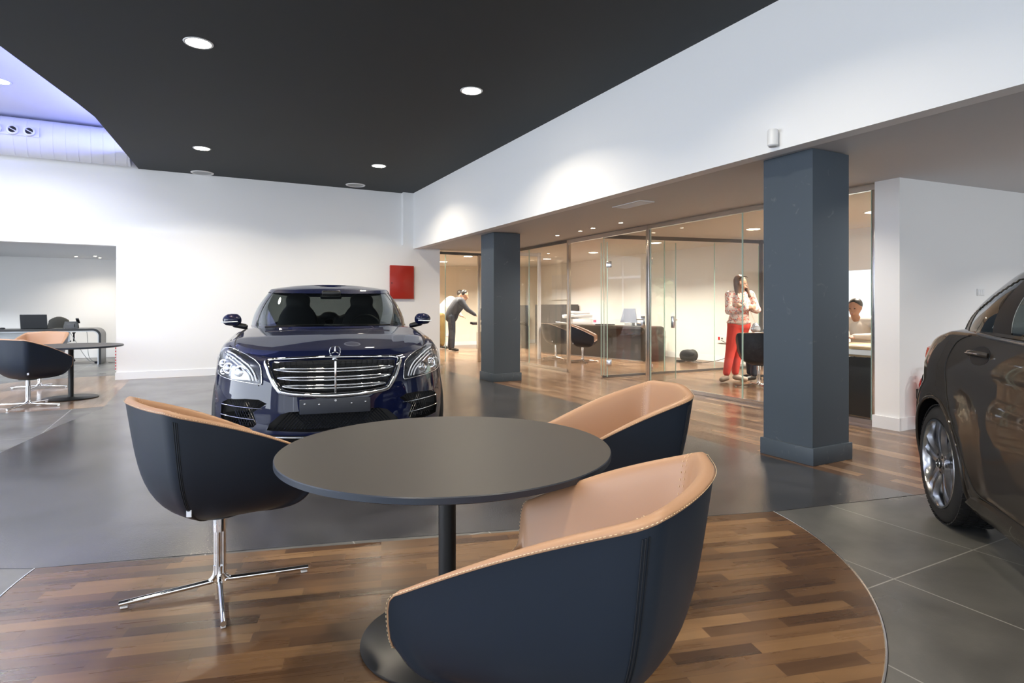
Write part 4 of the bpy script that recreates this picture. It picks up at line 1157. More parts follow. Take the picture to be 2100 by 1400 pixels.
for sx, mode in ((-1,'side-'),(1,'side+')):
    make_wheel(car2, (sx*.775, 3.60, .338), sx, .336, .250, .225)
    make_wheel(car2, (sx*.775, .88, .338), sx, .336, .250, .225, 5, False)
    ctube('belt_trim', [(1.3,1.045),(2.0,1.062),(2.66,1.082),(3.0,1.095),(3.23,1.108)], S2, mode, .006, .010, M['satin_chrome'], car2, .05, False, 3, 8, (.5,1))
    ctube('door_gap', [(3.30,1.10),(3.42,1.06),(3.475,.96),(3.465,.85),(3.40,.75),(3.33,.66),(3.23,.53),(3.14,.40),(3.08,.31),(2.9,.295),(2.35,.29)], S2, mode, .0012, .0036, M['satin_chrome'] if False else M['hole'], car2, .03)
    ctube('door_gap', [(2.30,1.07),(2.31,.8),(2.30,.55),(2.33,.33)], S2, mode, .001, .003, M['hole'], car2, .05)
    patch('side_sill', [(1.35,.30),(2.4,.285),(3.10,.295),(3.17,.25),(3.16,.185),(2.4,.178),(1.3,.18)], S2, mode, .030, M['brown_paint'], car2, .05, .03)
    # handle over a flat dark patch that paints the shade of its hollow
    hc = [(3.09+.115*math.cos(a), 1.005+.048*math.sin(a)) for a in [2*PI*i/24 for i in range(24)]]
    rc = patch('handle_recess_shade', hc, S2, mode, .0015, M['car_dark'], car2, .02, .001)
    pts = []
    for i in range(13):
        f_ = i/12; q = S2.pt(lerp(2.985,3.205,f_), 1.012-.004*f_, mode, .008+.030*math.sin(PI*f_)**.6); pts.append(q)
    ob('door_handle', tube(nb(), pts, .0125, 10, flat=(.6,1)), M['brown_paint'], car2, smooth=60)
    ob('handle_trim', tube(nb(), [q+Vector((sx*.009,0,-.002)) for q in pts[2:-2]], .004, 8), M['chrome'], car2, smooth=60)
    ctube('arch_edge', [(3.60+.378*math.cos(a), .345+.378*math.sin(a)) for a in [lerp(-.3,PI+.3,i/30) for i in range(31)]], S2, mode, .002, .010, M['brown_paint'], car2, .04, False, 1)
    patch('tail_lamp', [(3.94,.99),(4.02,1.005),(4.12,.99),(4.19,.94),(4.17,.86),(4.08,.87),(3.99,.93)], S2, mode, .010, M['taillight'], car2, .02, .012, .01)
# headrests and seats inside
for x in (-.35,.35): headrest_seat(car2, x, 2.35, .95)
blob('rear_bench', [((-.33,3.35,.95),(.33,.11,.26)),((.33,3.35,.95),(.33,.11,.26)),((-.34,3.38,1.2),(.12,.06,.08)),((.34,3.38,1.2),(.12,.06,.08))], M['seat_dark'], car2, .025, 4)
ctube('bumper_gap', [(-.80,.62),(0,.60),(.80,.62)], S2, 'rear', .001, .003, M['hole'], car2, .05)
# ================================================================ FITTINGS
def at_floor(a, b, z=0.0): v = FL(a, b); return Vector((v.x, v.y, z))
def seg_frame(a, b):
    """origin a, local x towards b"""
    d = (b-a); return math.atan2(d.y, d.x), math.hypot(d.x, d.y)
# red fire cabinet
e = empty('fire_cabinet', P(.0,-.53,1.42), ROT, 'flat red fire cabinet on the white back wall, right of the dark blue car', 'cabinet')
ob('door', box(nb(), (.26,-.052,.36), (.515,.012,.70), .003), M['red_metal'], e, smooth=35)
ob('box', box(nb(), (.26,-.024,.36), (.505,.046,.69), .002), M['red_metal'], e, smooth=35)
ob('lock', lathe(nb(), [(0,-.062),(.011,-.062),(.011,-.057),(0,-.057)], 16, .04, 0, .34, 'y'), M['hole'], e)
# motion sensor on the fascia
e = empty('motion_sensor', P(9.02,-.045,2.525), 0, 'small white cylindrical sensor on the fascia above the near pillar', 'sensor')
ob('housing', lathe(nb(), [(0,.004),(.032,.004),(.039,.012),(.039,.128),(.034,.136),(0,.136)], 36), M['white_plastic'], e, smooth=40)
ob('lens', lathe(nb(), [(0,0),(.03,0),(.03,.0055),(0,.0055)], 30), M['grey_plastic'], e)
q = U2
ob('bracket', box(nb(), (q.x*.022,q.y*.022,.07), (.045,.03,.05), rz=ROT), M['white_plastic'], e)
# linear vent in the soffit
p = ceilpt(1298,418,2.52); st = p.xy-C0; t = st.dot(U2); s = st.dot(U1)
e = empty('air_vent', (p.x,p.y,zlow(t)-.006), ROT, 'flat white rectangular air vent in the grey soffit', 'vent')
ob('frame', box(box(box(box(nb(), (0,.26,0),(.2,.02,.012)), (0,-.26,0),(.2,.02,.012)), (.1,0,0),(.02,.54,.012)), (-.1,0,0),(.02,.54,.012)), M['white_plastic'], e)
bm = nb()
for k in range(7): box(bm, (-.075+.025*k,0,0),(.012,.5,.008))
ob('louvre', bm, M['white_plastic'], e)
# ventilation duct along the back wall with a nozzle plate
duct_m = mat('duct_sheet', (.72,.73,.78), .45)
def pd(t, a, r=.30): return P(.30-.12-.0+ .0, t, 3.96) + Vector((U1.x*r*math.cos(a), U1.y*r*math.cos(a), r*math.sin(a)))
bm = nb(); rows = []
for t in (-14, -10, -7, -5.09): rows.append([pd(t, 2*PI*i/40) for i in range(40)])
vr = grid(bm, rows, True); bm.faces.new(vr[0]); bm.faces.new(vr[-1])
e = ob('ventilation_duct', bm, duct_m, None, smooth=50)
tag(e, 'big round pale ventilation duct running along the top of the back wall', 'duct')
bm = nb()
for k in range(56):
    t = -13.9+.165*k
    if t > -5.14: break
    tube(bm, [pd(t+.03*math.cos(2*PI*i/32), 2*PI*i/32, .3015) for i in range(32)], .0035, 5, True)
ob('duct_seam', bm, duct_m, e)
pla = PI*(-.06)
bm = nb(); t0, t1 = -9.3, -6.28
a0, a1 = -.30+.16, .16+.16
hexa(bm, [pd(t0,a0,.31),pd(t1,a0,.31),pd(t1,a0,.335),pd(t0,a0,.335)], [pd(t0,a1,.31),pd(t1,a1,.31),pd(t1,a1,.335),pd(t0,a1,.335)])
npl = ob('nozzle_plate', bm, duct_m, e)
for k in range(12):
    t = t1-.12-k*.205; a = (a0+a1)/2; c = pd(t, a, .325); d = Vector((U1.x*math.cos(a), U1.y*math.cos(a), math.sin(a)))
    R = Vector((0,0,1)).rotation_difference(d).to_matrix()
    bm = lathe(nb(), [(.078,0),(.075,.035),(.06,.045),(.052,.045),(.048,.02)], 28)
    for v in bm.verts: v.co = R @ v.co + c
    nz = ob('nozzle', bm, duct_m, npl, smooth=50)
    bm = lathe(nb(), [(0,.024),(.050,.024),(.050,.028),(0,.028)], 24)
    for v in bm.verts: v.co = R @ v.co + c
    dsc = ob('opening_shade_disc', bm, M['hole'], None); dsc.parent = npl  # black disc painting the shade inside the nozzle mouth
    bm = box(nb(), (0,0,.034), (.095,.012,.006))
    for v in bm.verts: v.co = R @ v.co + c
    ob('damper_bar', bm, duct_m, npl)
# light switch on the right white wall, extinguisher behind the brown car
def onright(a, z):            # point on the face s=8.75
    r = (a-1050)/F; t = (r*(C0.y+8.75*U1.y) - (C0.x+8.75*U1.x))/(U2.x - r*U2.y); return P(8.752, t, z), t
p, t = onright(2010, 1.42)
e = empty('wall_switch', p, ROT, 'white wall switch plate on the right white wall above the brown car', 'switch')
ob('plate', box(nb(), (0,-.004,0), (.15,.008,.08), .003), M['white_plastic'], e, smooth=35)
for k in (-1, 0, 1): ob('rocker', box(nb(), (k*.045,-.010,0), (.036,.006,.05), .001), M['base_white'], e)
p, t = onright(1881, .06)
e = empty('fire_extinguisher', p+Vector((-U2.y*0,0,0))+Vector((U1.x*.10,U1.y*.10,0)), ROT, 'red fire extinguisher on the white wall, half hidden behind the brown car', 'extinguisher')
ob('cylinder', lathe(nb(), [(0,0),(.07,0),(.078,.02),(.078,.40),(.06,.46),(.03,.49),(0,.49)], 32), M['red_gloss'], e, smooth=40)
ob('valve', box(lathe(nb(), [(0,.488),(.02,.488),(.02,.54),(0,.54)], 16), (.02,0,.56),(.12,.02,.02),.003), M['black_plastic'], e)
ob('hose', tube(nb(), catmull([(-.02,0,.52),(-.08,0,.50),(-.105,0,.40),(-.10,0,.2)],5), .01, 8), M['black_plastic'], e, smooth=60)
ob('bracket', box(nb(), (0,.087,.30), (.05,.022,.1)), M['dark_steel'], e)

# ---------------------------------------------------------------- left alcove: desk and things on it
def curved_desk(a, b, depth, h, m_out, m_in, label, thick=.045, rr=.16, both=False):
    """waterfall desk: a,b are the floor corners of the front edge; b carries the rounded leg"""
    ang, ln = seg_frame(a, b)
    r = empty('desk', (a.x, a.y, 0), ang, label, 'desk')
    outer = [(-0.0,h)] + [(ln-rr+rr*math.sin(k*PI/16), h-rr+rr*math.cos(k*PI/16)) for k in range(9)] + [(ln,0.003)]
    inner = [(0,h-thick)] + [(ln-rr+(rr-thick)*math.sin(k*PI/16), h-rr+(rr-thick)*math.cos(k*PI/16)) for k in range(9)] + [(ln-thick,0.003)]
    inner2 = [(0,h-thick-.022)] + [(ln-rr+(rr-thick-.022)*math.sin(k*PI/16), h-rr+(rr-thick-.022)*math.cos(k*PI/16)) for k in range(9)] + [(ln-thick-.022,0.003)]
    for nm, A, B, mm in (('top_shell', outer, inner, m_out), ('inner_liner', inner, inner2, m_in)):
        bm = nb()
        rows = [[Vector((x,0 if nm == 'top_shell' else .012,z)) for x,z in A],[Vector((x,depth,z)) for x,z in A],[Vector((x,depth,z)) for x,z in B],[Vector((x,0 if nm == 'top_shell' else .012,z)) for x,z in B]]
        vr = grid(bm, rows+[rows[0]], False); bmesh.ops.remove_doubles(bm, verts=bm.verts, dist=.0001)
        ob(nm, bm, mm, r, smooth=40)
    return r, ln
bR = Vector((-9.0,13.03,0)); bL = bR - Vector((U2.x,U2.y,0))*4.2
dk, ln = curved_desk(bL, bR, .8, .79, M['desk_black'], M['desk_white'], 'long black and white waterfall desk in the left alcove with a rounded end')
ob('modesty_panel', box(nb(), (ln*.4,.5,.60), (ln*.9,.02,.22)), M['desk_white'], dk)
e = empty('desk_drawer_unit', bR - Vector((U2.x,U2.y,0))*2.9 + Vector((-U2.y,U2.x,0))*.35, ROT, 'dark drawer unit under the left part of the alcove desk', 'drawer unit')
ob('body', box(nb(), (0,.1,.36), (1.2,.45,.62), .004), M['cabinet_grey'], e); ob('drawer', box(nb(), (0,-.13,.50), (1.18,.02,.3), .003), M['desk_dark'], e)
def ond(x, y, z=.79): return bR + Vector((U2.x,U2.y,0))*x + Vector((-U2.y,U2.x,0))*y + Vector((0,0,z+.001))
e = empty('laptop', ond(-1.22,.32), ROT-.25, 'open black laptop on the alcove desk, back of its lid towards us', 'laptop')
ob('base', box(nb(), (0,.14,.01), (.5,.30,.018), .004), M['black_plastic'], e)
ob('lid', box(nb(), (0,-.03,.155), (.5,.012,.30), .005, rot=Matrix.Rotation(.12,3,'X')), M['black_plastic'], e)
e = empty('desk_phone', ond(-.58,.3), ROT, 'grey desk phone with raised screen on the alcove desk', 'phone')
ob('base', hexa(nb(), [(-.13,-.09,0),(.13,-.09,0),(.13,.1,0),(-.13,.1,0)], [(-.11,-.02,.15),(.13,-.02,.15),(.13,.1,.02),(-.13,.1,.02)]), M['black_plastic'], e)
ob('handset', box(nb(), (.12,.0,.165), (.06,.2,.035), .012, rot=Matrix.Rotation(-.5,3,'X')), M['black_plastic'], e)
ob('stand', box(nb(), (0,-.06,.05), (.14,.05,.10), .004), M['cabinet_grey'], e)
e = empty('computer_mouse', ond(-1.75,.28), ROT, 'dark computer mouse with cable on the alcove desk', 'mouse')
blob_o = blob('shell', [((0,0,.018),(.055,.035,.018))], M['black_plastic'], e, .005, 3)
ob('cable', tube(nb(), catmull([(-.04,0,.006),(-.15,.05,.02),(-.25,-.02,.008),(-.4,.05,.02),(-.5,.0,.006)],6), .003, 6), M['black_plastic'], e)
# swivel office chair
def office_chair(loc, a, label, hb=1.02):
    r = empty('office_chair', loc, a, label, 'chair')
    blob('seat', [((0,0,.47),(.25,.24,.045))], M['black_plastic'], r, .012, 3)
    me = blob('backrest', [((0,-.24,.80),(.22,.035,.24)),((0,-.25,.92),(.20,.03,.10))], M['bag_black'], r, .012, 3)
    ob('gas_column', lathe(nb(), [(0,.08),(.03,.08),(.03,.43),(0,.43)], 20), M['black_metal'], r, smooth=40)
    for s_ in (-1, 1):
        ob('armrest', box(box(nb(), (s_*.29,0,.66), (.06,.24,.03), .01), (s_*.29,0,.56), (.03,.05,.19)), M['black_plastic'], r)
    ob('back_bar', box(nb(), (0,-.26,.55), (.06,.02,.2)), M['black_plastic'], r)
    for k in range(5):
        g = 2*PI*k/5+.3; l = ob('leg', tube(nb(), [(0,0,.1),(.31*math.cos(g),.31*math.sin(g),.075)], [.026,.018], 8), M['black_plastic'], r)
        ob('castor', lathe(nb(), [(0,-.02),(.03,-.02),(.03,.02),(0,.02)], 16, .31*math.cos(g), .31*math.sin(g), .031, 'y'), M['black_plastic'], l)
    return r
office_chair(ond(-.95,1.15,-.001), ROT+PI+.1, 'black swivel office chair behind the alcove desk')
# cables and floor box by the desk
for lab, pts in (('thin grey cable hanging from the alcove desk to the floor box', [(-.62,.3,.74),(-.5,.32,.5),(-.38,.33,.25),(-.25,.34,.06),(-.12,.36,.03)]),
                 ('second thin cable hanging under the alcove desk end', [(-.30,.3,.74),(-.28,.3,.5),(-.27,.32,.2),(-.2,.33,.06),(-.10,.38,.03)]),
                 ('tangled grey cable on the floor between desk end and white wall', [(.1,.3,.02),(.35,.3,.02),(.5,.38,.12),(.42,.4,.18),(.33,.36,.10),(.50,.38,.05),(.54,.40,.10),(.56,.42,.20)])):
    o = ob('cable', tube(nb(), catmull([ond(x,y,z-.001) for x, y, z in pts], 6), .006, 6), M['grey_plastic'], None, smooth=60); tag(o, lab, 'cable')
e = ob('floor_socket_box', box(nb(), ond(-.08,.38,.022), (.16,.1,.04), .005, rz=ROT), M['black_plastic'], None); tag(e, 'small black socket box on the floor under the alcove desk', 'socket')
m = M['warn'] = mat('red_white_stripes', (.7,.02,.02), .5)
tc = N(m,'ShaderNodeTexCoord'); w_ = N(m,'ShaderNodeTexWave'); w_.bands_direction = 'Z'; w_.inputs['Scale'].default_value = 6; w_.inputs['Distortion'].default_value = 2.5
L(m, tc.outputs['Object'], w_.inputs['Vector']); r_ = ramp(m, [(.45,(.75,.75,.76)),(.5,(.65,.02,.04))]); r_.color_ramp.interpolation = 'CONSTANT'; L(m, w_.outputs['Color'], r_.inputs[0]); L(m, r_.outputs[0], BS(m).inputs['Base Color'])
e = ob('warning_strip', box(nb(), P(-.02,-5.328,.36), (.012,.05,.40), rz=ROT), M['warn'], None); tag(e, 'red and white strip low on the edge of the white wall block', 'sign')

# ---------------------------------------------------------------- middle office
a, b = at_floor(1100,722), at_floor(1323,742)
dk, ln = curved_desk(a, b, .75, .80, M['desk_dark'], M['desk_dark'], 'dark waterfall desk in the middle office with a rounded end', .05, .14)
ob('modesty_panel', box(nb(), (ln*.49,.10,.38), (ln*.95,.02,.74)), M['desk_dark'], dk)
ang, _ = seg_frame(a, b)
def onm(x, y, z=.80): return a + Vector((math.cos(ang),math.sin(ang),0))*x + Vector((-math.sin(ang),math.cos(ang),0))*y + Vector((0,0,z+.001))
e = empty('monitor', onm(ln-.75,.3), ang, 'grey-blue display seen from behind on the middle office desk, behind the folded glass door', 'monitor')
ob('display', hexa(nb(), [(-.26,0,.08),(.26,0,.08),(.26,.03,.08),(-.26,.03,.08)], [(-.17,.03,.42),(.17,.03,.42),(.17,.06,.42),(-.17,.06,.42)]), mat('monitor_shell', (.18,.2,.26), .25), e)
ob('foot', box(nb(), (0,.05,.04), (.2,.16,.08), .01), M['grey_plastic'], e)
e = empty('paper_stack', onm(ln-1.55,.35), ang, 'dark open laptop lying flat beside the bottle on the middle office desk', 'laptop')
ob('body', box(nb(), (0,0,.012), (.42,.28,.022), .004), M['black_plastic'], e)
e.name = 'flat_laptop'
e = empty('bottle', onm(ln-1.95,.4), 0, 'small clear bottle with pink label on the middle office desk', 'bottle')
ob('body', lathe(nb(), [(0,0),(.035,0),(.037,.02),(.037,.14),(.016,.19),(.016,.21),(0,.21)], 20), M['lens'], e, smooth=40)
ob('label_band', lathe(nb(), [(.0378,.06),(.0378,.12)], 20), mat('pink_label', (.8,.12,.22), .5), e); ob('cap', lathe(nb(), [(0,.205),(.018,.205),(.018,.235),(0,.235)], 16), M['white_plastic'], e)
# multifunction printer
c = Vector(((1185-1050)/F*17.3, 17.3, 0))
e = empty('printer', c, ROT*0+.15, 'large white multifunction copier with a folded paper tray, beside the beige wall', 'printer')
ob('body', box(nb(), (.06,0,.47), (.60,.6,.90), .015), M['white_plastic'], e, smooth=35)
ob('scanner', box(nb(), (.05,0,1.0), (.62,.56,.09), .02), M['white_plastic'], e, smooth=35)
ob('document_feeder', box(nb(), (.05,.05,1.09), (.56,.4,.08), .03, rot=Matrix.Rotation(.06,3,'Y')), M['white_plastic'], e, smooth=35)
ob('paper_tray', box(nb(), (-.42,0,.80), (.4,.4,.03), .01, rot=Matrix.Rotation(.12,3,'Y')), M['white_plastic'], e)
ob('control_panel', box(nb(), (-.34,-.2,1.0), (.3,.2,.10), .02, rot=Matrix.Rotation(-.1,3,'Y')), M['white_plastic'], e)
for z in (.25,.45,.62,.78): ob('drawer', box(nb(), (.06,-.303,z), (.56,.01,.13), .003), M['white_plastic'], e)
# cabinets
def cabinet(loc, w, d, h, rz, label, n=2):
    r = empty('cabinet', loc, rz, label, 'cabinet'); ob('body', box(nb(), (0,0,h/2), (w,d,h), .004), M['cabinet_grey'], r)
    for k in range(n):
        dd = ob('door', box(nb(), (-w/2+w*(k+.5)/n,-d/2-.008,h/2+.02), (w/n-.008,.014,h-.06), .002), M['cabinet_grey'], r)
        ob('handle', box(nb(), (-w/2+w*(k+.5)/n+(w/n*.38)*(1 if k % 2 == 0 else -1),-d/2-.02,h*.62), (.02,.012,.14), .003), M['satin_chrome'], dd)
    return r
cabinet(P(-4.2,6.22), 1.9, .45, 1.34, ROT-PI/2, 'dark grey low cabinet behind the printer against the beige wall')
cabinet(P(-5.62,5.2), 1.3, .45, 1.32, ROT, 'dark grey low cabinet in the far office, just right of the far pillar')
# air conditioner and white board
e = empty('air_conditioner', P(-5.86,5.2,2.18), ROT, 'white wall-mounted air conditioner high on the beige wall', 'air conditioner')
ob('body', box(nb(), (0,-.11,.16), (.95,.2,.3), .04, seg=4), M['white_plastic'], e, smooth=40); ob('louvre', box(nb(), (0,-.2,.04), (.85,.04,.015)), M['grey_plastic'], e)
ww = empty('whiteboard', P(-4.3,6.49,1.5), ROT-PI/2, 'pale framed board on the office back wall above the copier', 'board')
ob('board', box(nb(), (0,-.012,.42), (1.1,.02,.8)), M['white_plastic'], ww); ob('frame', box(box(nb(), (0,-.015,.83),(1.14,.03,.03)), (0,-.015,.01),(1.14,.03,.03)), M['office_wall'], ww)
for t_, l_ in ((2.7,'small white double socket on the far office wall, left one'),(3.15,'small white double socket on the far office wall, right one')):
    o = ob('wall_socket', box(nb(), P(-5.89,t_,.35), (.16,.02,.09), .003, rz=ROT), M['white_plastic'], None); tag(o, l_, 'socket')
dk, ln2 = curved_desk(Vector((-1.15,17.6,0)), Vector((.5,17.9,0)), .8, .80, M['desk_black'], M['desk_black'], 'dark desk in the farthest office where two men lean over')
o = empty('monitor', (-.55,17.95,.803), .1, 'dark flat monitor on the farthest office desk', 'monitor'); ob('display', box(nb(), (0,0,.24), (.8,.03,.36), .004), M['screen'], o); ob('foot', box(nb(), (0,.02,.03), (.2,.15,.06), .004), M['black_plastic'], o)
o = empty('suitcase', (-.78,16.9,.0), .2, 'black trolley case on the floor of the farthest office', 'case'); ob('body', box(nb(), (0,0,.30), (.42,.25,.52), .03), M['bag_black'], o, smooth=40); ob('wheel', box(nb(), (0,0,.022), (.36,.2,.04), .01), M['black_plastic'], o)

# ---------------------------------------------------------------- near office
c = at_floor(1412,741)
e = empty('laptop_bag', c, ROT-PI/2+.1, 'black soft laptop bag slumped on the floor by the cream office wall', 'bag')
blob('body', [((0,0,.14),(.24,.09,.14)),((-.12,0,.13),(.13,.085,.13)),((.12,0,.15),(.14,.085,.14))], M['bag_black'], e, .012, 4)
blob('flap', [((.02,-.06,.19),(.2,.05,.09))], M['black_plastic'], e, .012, 3)
ob('strap', tube(nb(), catmull([(.2,-.05,.05),(.33,-.1,.02),(.42,-.06,.02),(.3,-.12,.015),(.15,-.1,.02)],6), .014, 8, flat=(1,.4)), M['bag_black'], e)
def onback(a, z, s_off=0):
    r = (a-1050)/F; s = (C0.x+6.49*U2.x - r*(C0.y+6.49*U2.y))/(r*U1.y-U1.x); return P(s, 6.49-.012, z), s
p, _ = onback(1488,.52)
e = empty('socket_panel', p, ROT-PI/2, 'long white socket panel with one red socket, low on the wall beside the red trousers', 'socket')
ob('plate', box(nb(), (0,0,0), (.46,.02,.16), .004), M['white_plastic'], e)
ob('red_socket', box(nb(), (-.17,-.012,.02), (.05,.01,.07), .002), M['red_gloss'], e); ob('black_socket', lathe(nb(), [(0,-.018),(.02,-.018),(.02,-.01),(0,-.01)], 16, -.08, 0, .02, 'y'), M['hole'], e)
q0 = p + Vector((-.25*U1.x*-1*-1, 0, 0))*0
o = ob('cable', tube(nb(), catmull([p+Vector((-.12,-.08,-.01)), P(3.0,6.35,.30), P(2.75,6.2,.1), P(2.5,5.7,.012), P(2.1,5.6,.01), P(2.0,5.62,.01), P(1.95,5.66,.01)], 6), .006, 6), M['black_plastic'], None, smooth=60); tag(o, 'black power cable running from the socket panel to the bag on the office floor', 'cable')
o = ob('power_adapter', box(nb(), P(1.95,5.72,.022), (.17,.07,.035), .008), M['black_plastic'], None); tag(o, 'small black power adapter on the office floor left of the bag', 'adapter')
# desk just behind the glass, right of the near pillar
A0 = P(8.30,2.62); B0 = P(6.95,2.62)
e = empty('desk', A0, math.atan2((B0-A0).y,(B0-A0).x), 'tan-topped desk with dark front panel behind the glass, right of the near pillar', 'desk')
ln3 = (B0-A0).length
ob('desk_top', box(nb(), (ln3/2,-.42,.785), (ln3,.85,.03), .003), M['tan_top'], e)
ob('front_panel', box(nb(), (ln3/2,-.03,.34), (ln3-.02,.03,.672), .002), M['desk_black'], e)
ob('edge_beam', box(nb(), (ln3/2,-.02,.735), (ln3-.01,.03,.06), .002), M['desk_white'], e)
ob('lower_shelf', box(nb(), (ln3/2,-.20,.69), (ln3-.04,.32,.02)), M['tan_top'], e)
ob('leg', box(nb(), (ln3-.03,-.42,.385), (.04,.78,.765)), M['desk_black'], e); ob('leg', box(nb(), (.03,-.42,.385), (.04,.78,.765)), M['desk_black'], e)
def onn(x, y, z=.801):
    d = (B0-A0).normalized(); n_ = Vector((-d.y, d.x, 0)); return A0 + d*x + n_*y + Vector((0,0,z))
e = empty('laptop', onn(.95,-.25), ROT+PI/2+.4, 'closed dark laptop on the tan desk right of the near pillar', 'laptop'); ob('body', box(nb(), (0,0,.012), (.36,.26,.022), .004), M['black_plastic'], e)
for x in (.35,):
    o = ob('paper_sheet', box(nb(), onn(x,-.25,.803), (.3,.21,.003), rz=.3), M['white_plastic'], None); tag(o, 'white sheet of paper on the tan desk behind the glass', 'paper')

# ================================================================ PEOPLE
def person(loc, rz, label, sk, skin, garments, extras=(), voxel=.008, scale=1.0):
    r = empty('person', loc, rz, label, 'person'); r.scale = (scale,)*3
    j = sk; V = lambda k: Vector(j[k])
    caps = [(V('hipL'),.085,V('kneeL'),.055),(V('kneeL'),.053,V('ankL'),.036),(V('hipR'),.085,V('kneeR'),.055),(V('kneeR'),.053,V('ankR'),.036),
            (V('pelvis'),.115,V('waist'),.105),(V('waist'),.105,V('chest'),.12),(V('shL'),.055,V('shR'),.055),
            (V('shL'),.052,V('elL'),.038),(V('elL'),.037,V('wrL'),.026),(V('shR'),.052,V('elR'),.038),(V('elR'),.037,V('wrR'),.026),
            (V('chest')+Vector((0,0,.05)),.07,V('head')-Vector((0,0,.12)),.050),(V('hipL'),.095,V('hipR'),.095)]
    for s_ in 'LR':
        a_ = V('ank'+s_); t_ = V('toe'+s_); caps.append((a_-Vector((0,0,.02)),.034,t_,.026)); 
    face = Vector(j['face']).normalized(); h = V('head'); side = face.cross(Vector((0,0,1))).normalized()
    caps += [(h,(.078,.078,.108)), (h+face*.022-Vector((0,0,.055)),(.056,.056,.055)), (h+face*.085-Vector((0,0,.012)),(.012,.012,.020)), (h+face*.082-Vector((0,0,.058)),(.022,.016,.012))]
    for s_ in (1,-1): caps.append((h+side*s_*.080-Vector((0,0,.01)),(.014,.018,.028)))
    # hands: palm, four unequal fingers, thumb
    for s_ in 'LR':
        w = V('wr'+s_); d = Vector(j['hand'+s_]).normalized(); up = Vector(j.get('hup'+s_, (0,0,1))); sd = d.cross(up).normalized(); cu = up*-1
        caps.append((w,.024,w+d*.075,.026)); caps.append((w+d*.05+sd*.018,.017,w+d*.09+sd*.022,.014)); caps.append((w+d*.05-sd*.018,.017,w+d*.09-sd*.022,.014))
        for k, lf in enumerate((.062,.076,.070,.055)):
            b0 = w+d*.085+sd*(-.030+.020*k); b1 = b0+d*lf*.55+cu*.006; b2 = b1+d*lf*.38+cu*.022
            caps.append((b0,.0095,b1,.0088)); caps.append((b1,.0088,b2,.0078))
        t0 = w+d*.025-sd*.026; caps.append((t0,.012,t0+d*.03-sd*.022+cu*.008,.0105)); caps.append((t0+d*.03-sd*.022+cu*.008,.0105,t0+d*.058-sd*.026+cu*.016,.009))
    body = blob('body', caps, skin, r, voxel, 3)
    ey = nb()
    for s_ in (1,-1):
        q = h+face*.073+side*s_*.030+Vector((0,0,.008)); rr = bmesh.ops.create_uvsphere(ey, u_segments=10, v_segments=8, radius=.0095)
        for v in rr['verts']: v.co += q
    ob('eyes', ey, M['eye'], r, smooth=True)
    ob('mouth', tube(nb(), [h+face*.094+side*.018-Vector((0,0,.056)), h+face*.099-Vector((0,0,.057)), h+face*.094-side*.018-Vector((0,0,.056))], .0045, 6), M['lips'], r)
    for nm, cs, mm in garments: blob(nm, [tuple(Vector(j[q]) if isinstance(q, str) else q for q in c) for c in cs], mm, r, voxel*1.2, 4)
    for nm, bm_, mm in extras: ob(nm, bm_, mm, r, smooth=50)
    return r
def shoes(j, mm, rad=.045):
    return [('shoe', [(Vector(j['ank'+s])-Vector((0,0,.035)), rad*.95, Vector(j['toe'+s])+Vector((0,0,.008)), rad*.80)], mm) for s in 'LR']
# the woman with crossed arms (standing, turned to our right)
w = dict(pelvis=(.10,0,.97), waist=(.11,0,1.13), chest=(.12,-.0,1.36), shL=(-.055,.02,1.46), shR=(.285,-.02,1.46), elL=(-.085,-.06,1.19), elR=(.37,-.07,1.21), wrL=(.16,-.20,1.23), wrR=(.10,-.19,1.27),
  hipL=(.035,0,.95), hipR=(.165,.0,.95), kneeL=(-.03,.02,.53), kneeR=(.115,.10,.53), ankL=(-.105,0,.105), ankR=(.085,.12,.105), toeL=(-.225,-.10,.045), toeR=(.225,.04,.035),
  head=(.135,-.02,1.665), face=(.76,-.60,-.34), handL=(.95,-.1,.2), handR=(-.95,.0,.15), hupL=(0,-1,0), hupR=(0,-1,0))
h = Vector(w['head'])
garm = [('blouse', [(Vector((.10,0,1.05)),.165,'waist',.150),('waist',.150,'chest',.150),('shL',.070,'shR',.070),('shL',.072,'elL',.062),('elL',.068,Vector(w['wrL'])-Vector((.02,0,0)),.045),('shR',.072,'elR',.062),('elR',.068,Vector(w['wrR'])+Vector((.03,0,0)),.045),(Vector((.12,-.07,1.32)),(.14,.10,.10)),((.10,0,1.0),(.205,.155,.055))], M['floral']),
        ('trousers', [('hipL',.125,'hipR',.125),('hipL',.122,'kneeL',.083),('kneeL',.082,Vector(w['ankL'])+Vector((0,0,.055)),.060),('hipR',.122,'kneeR',.083),('kneeR',.082,Vector(w['ankR'])+Vector((0,0,.055)),.060),('pelvis',.140,'hipL',.12)], M['red_cloth']),
        ('hair', [(h+Vector((-.025,.03,.025)),(.096,.092,.112)),(h+Vector((-.06,.02,-.03)),.064,h+Vector((-.075,-.03,-.22)),.038),(h+Vector((-.02,.075,-.04)),.05,h+Vector((.0,.05,-.20)),.04),(h+Vector((.07,.035,.0)),.042,h+Vector((.11,-.05,-.23)),.030)], M['hair_brown'])] + shoes(w, M['shoe'], .052)
strap = tube(nb(), catmull([h+Vector((-.06,-.03,-.16)), Vector((.04,-.155,1.42)), Vector((.16,-.20,1.30)), Vector((.27,-.13,1.12)), Vector((.325,-.10,1.02))],6), .008, 6, flat=(1,.5))
glasses = tube(nb(), catmull([h+Vector((-.06,-.055,.07)), h+Vector((.03,-.075,.095)), h+Vector((.09,-.02,.085))],5), .008, 6)
pw = person(at_floor(1503,783), 0, 'woman with long brown hair, floral blouse and red trousers, standing with crossed arms', w, M['skin'], garm, [('bag_strap', strap, M['cream_cloth']), ('hair_band', glasses, M['eye'])])
pw['category'] = 'person'
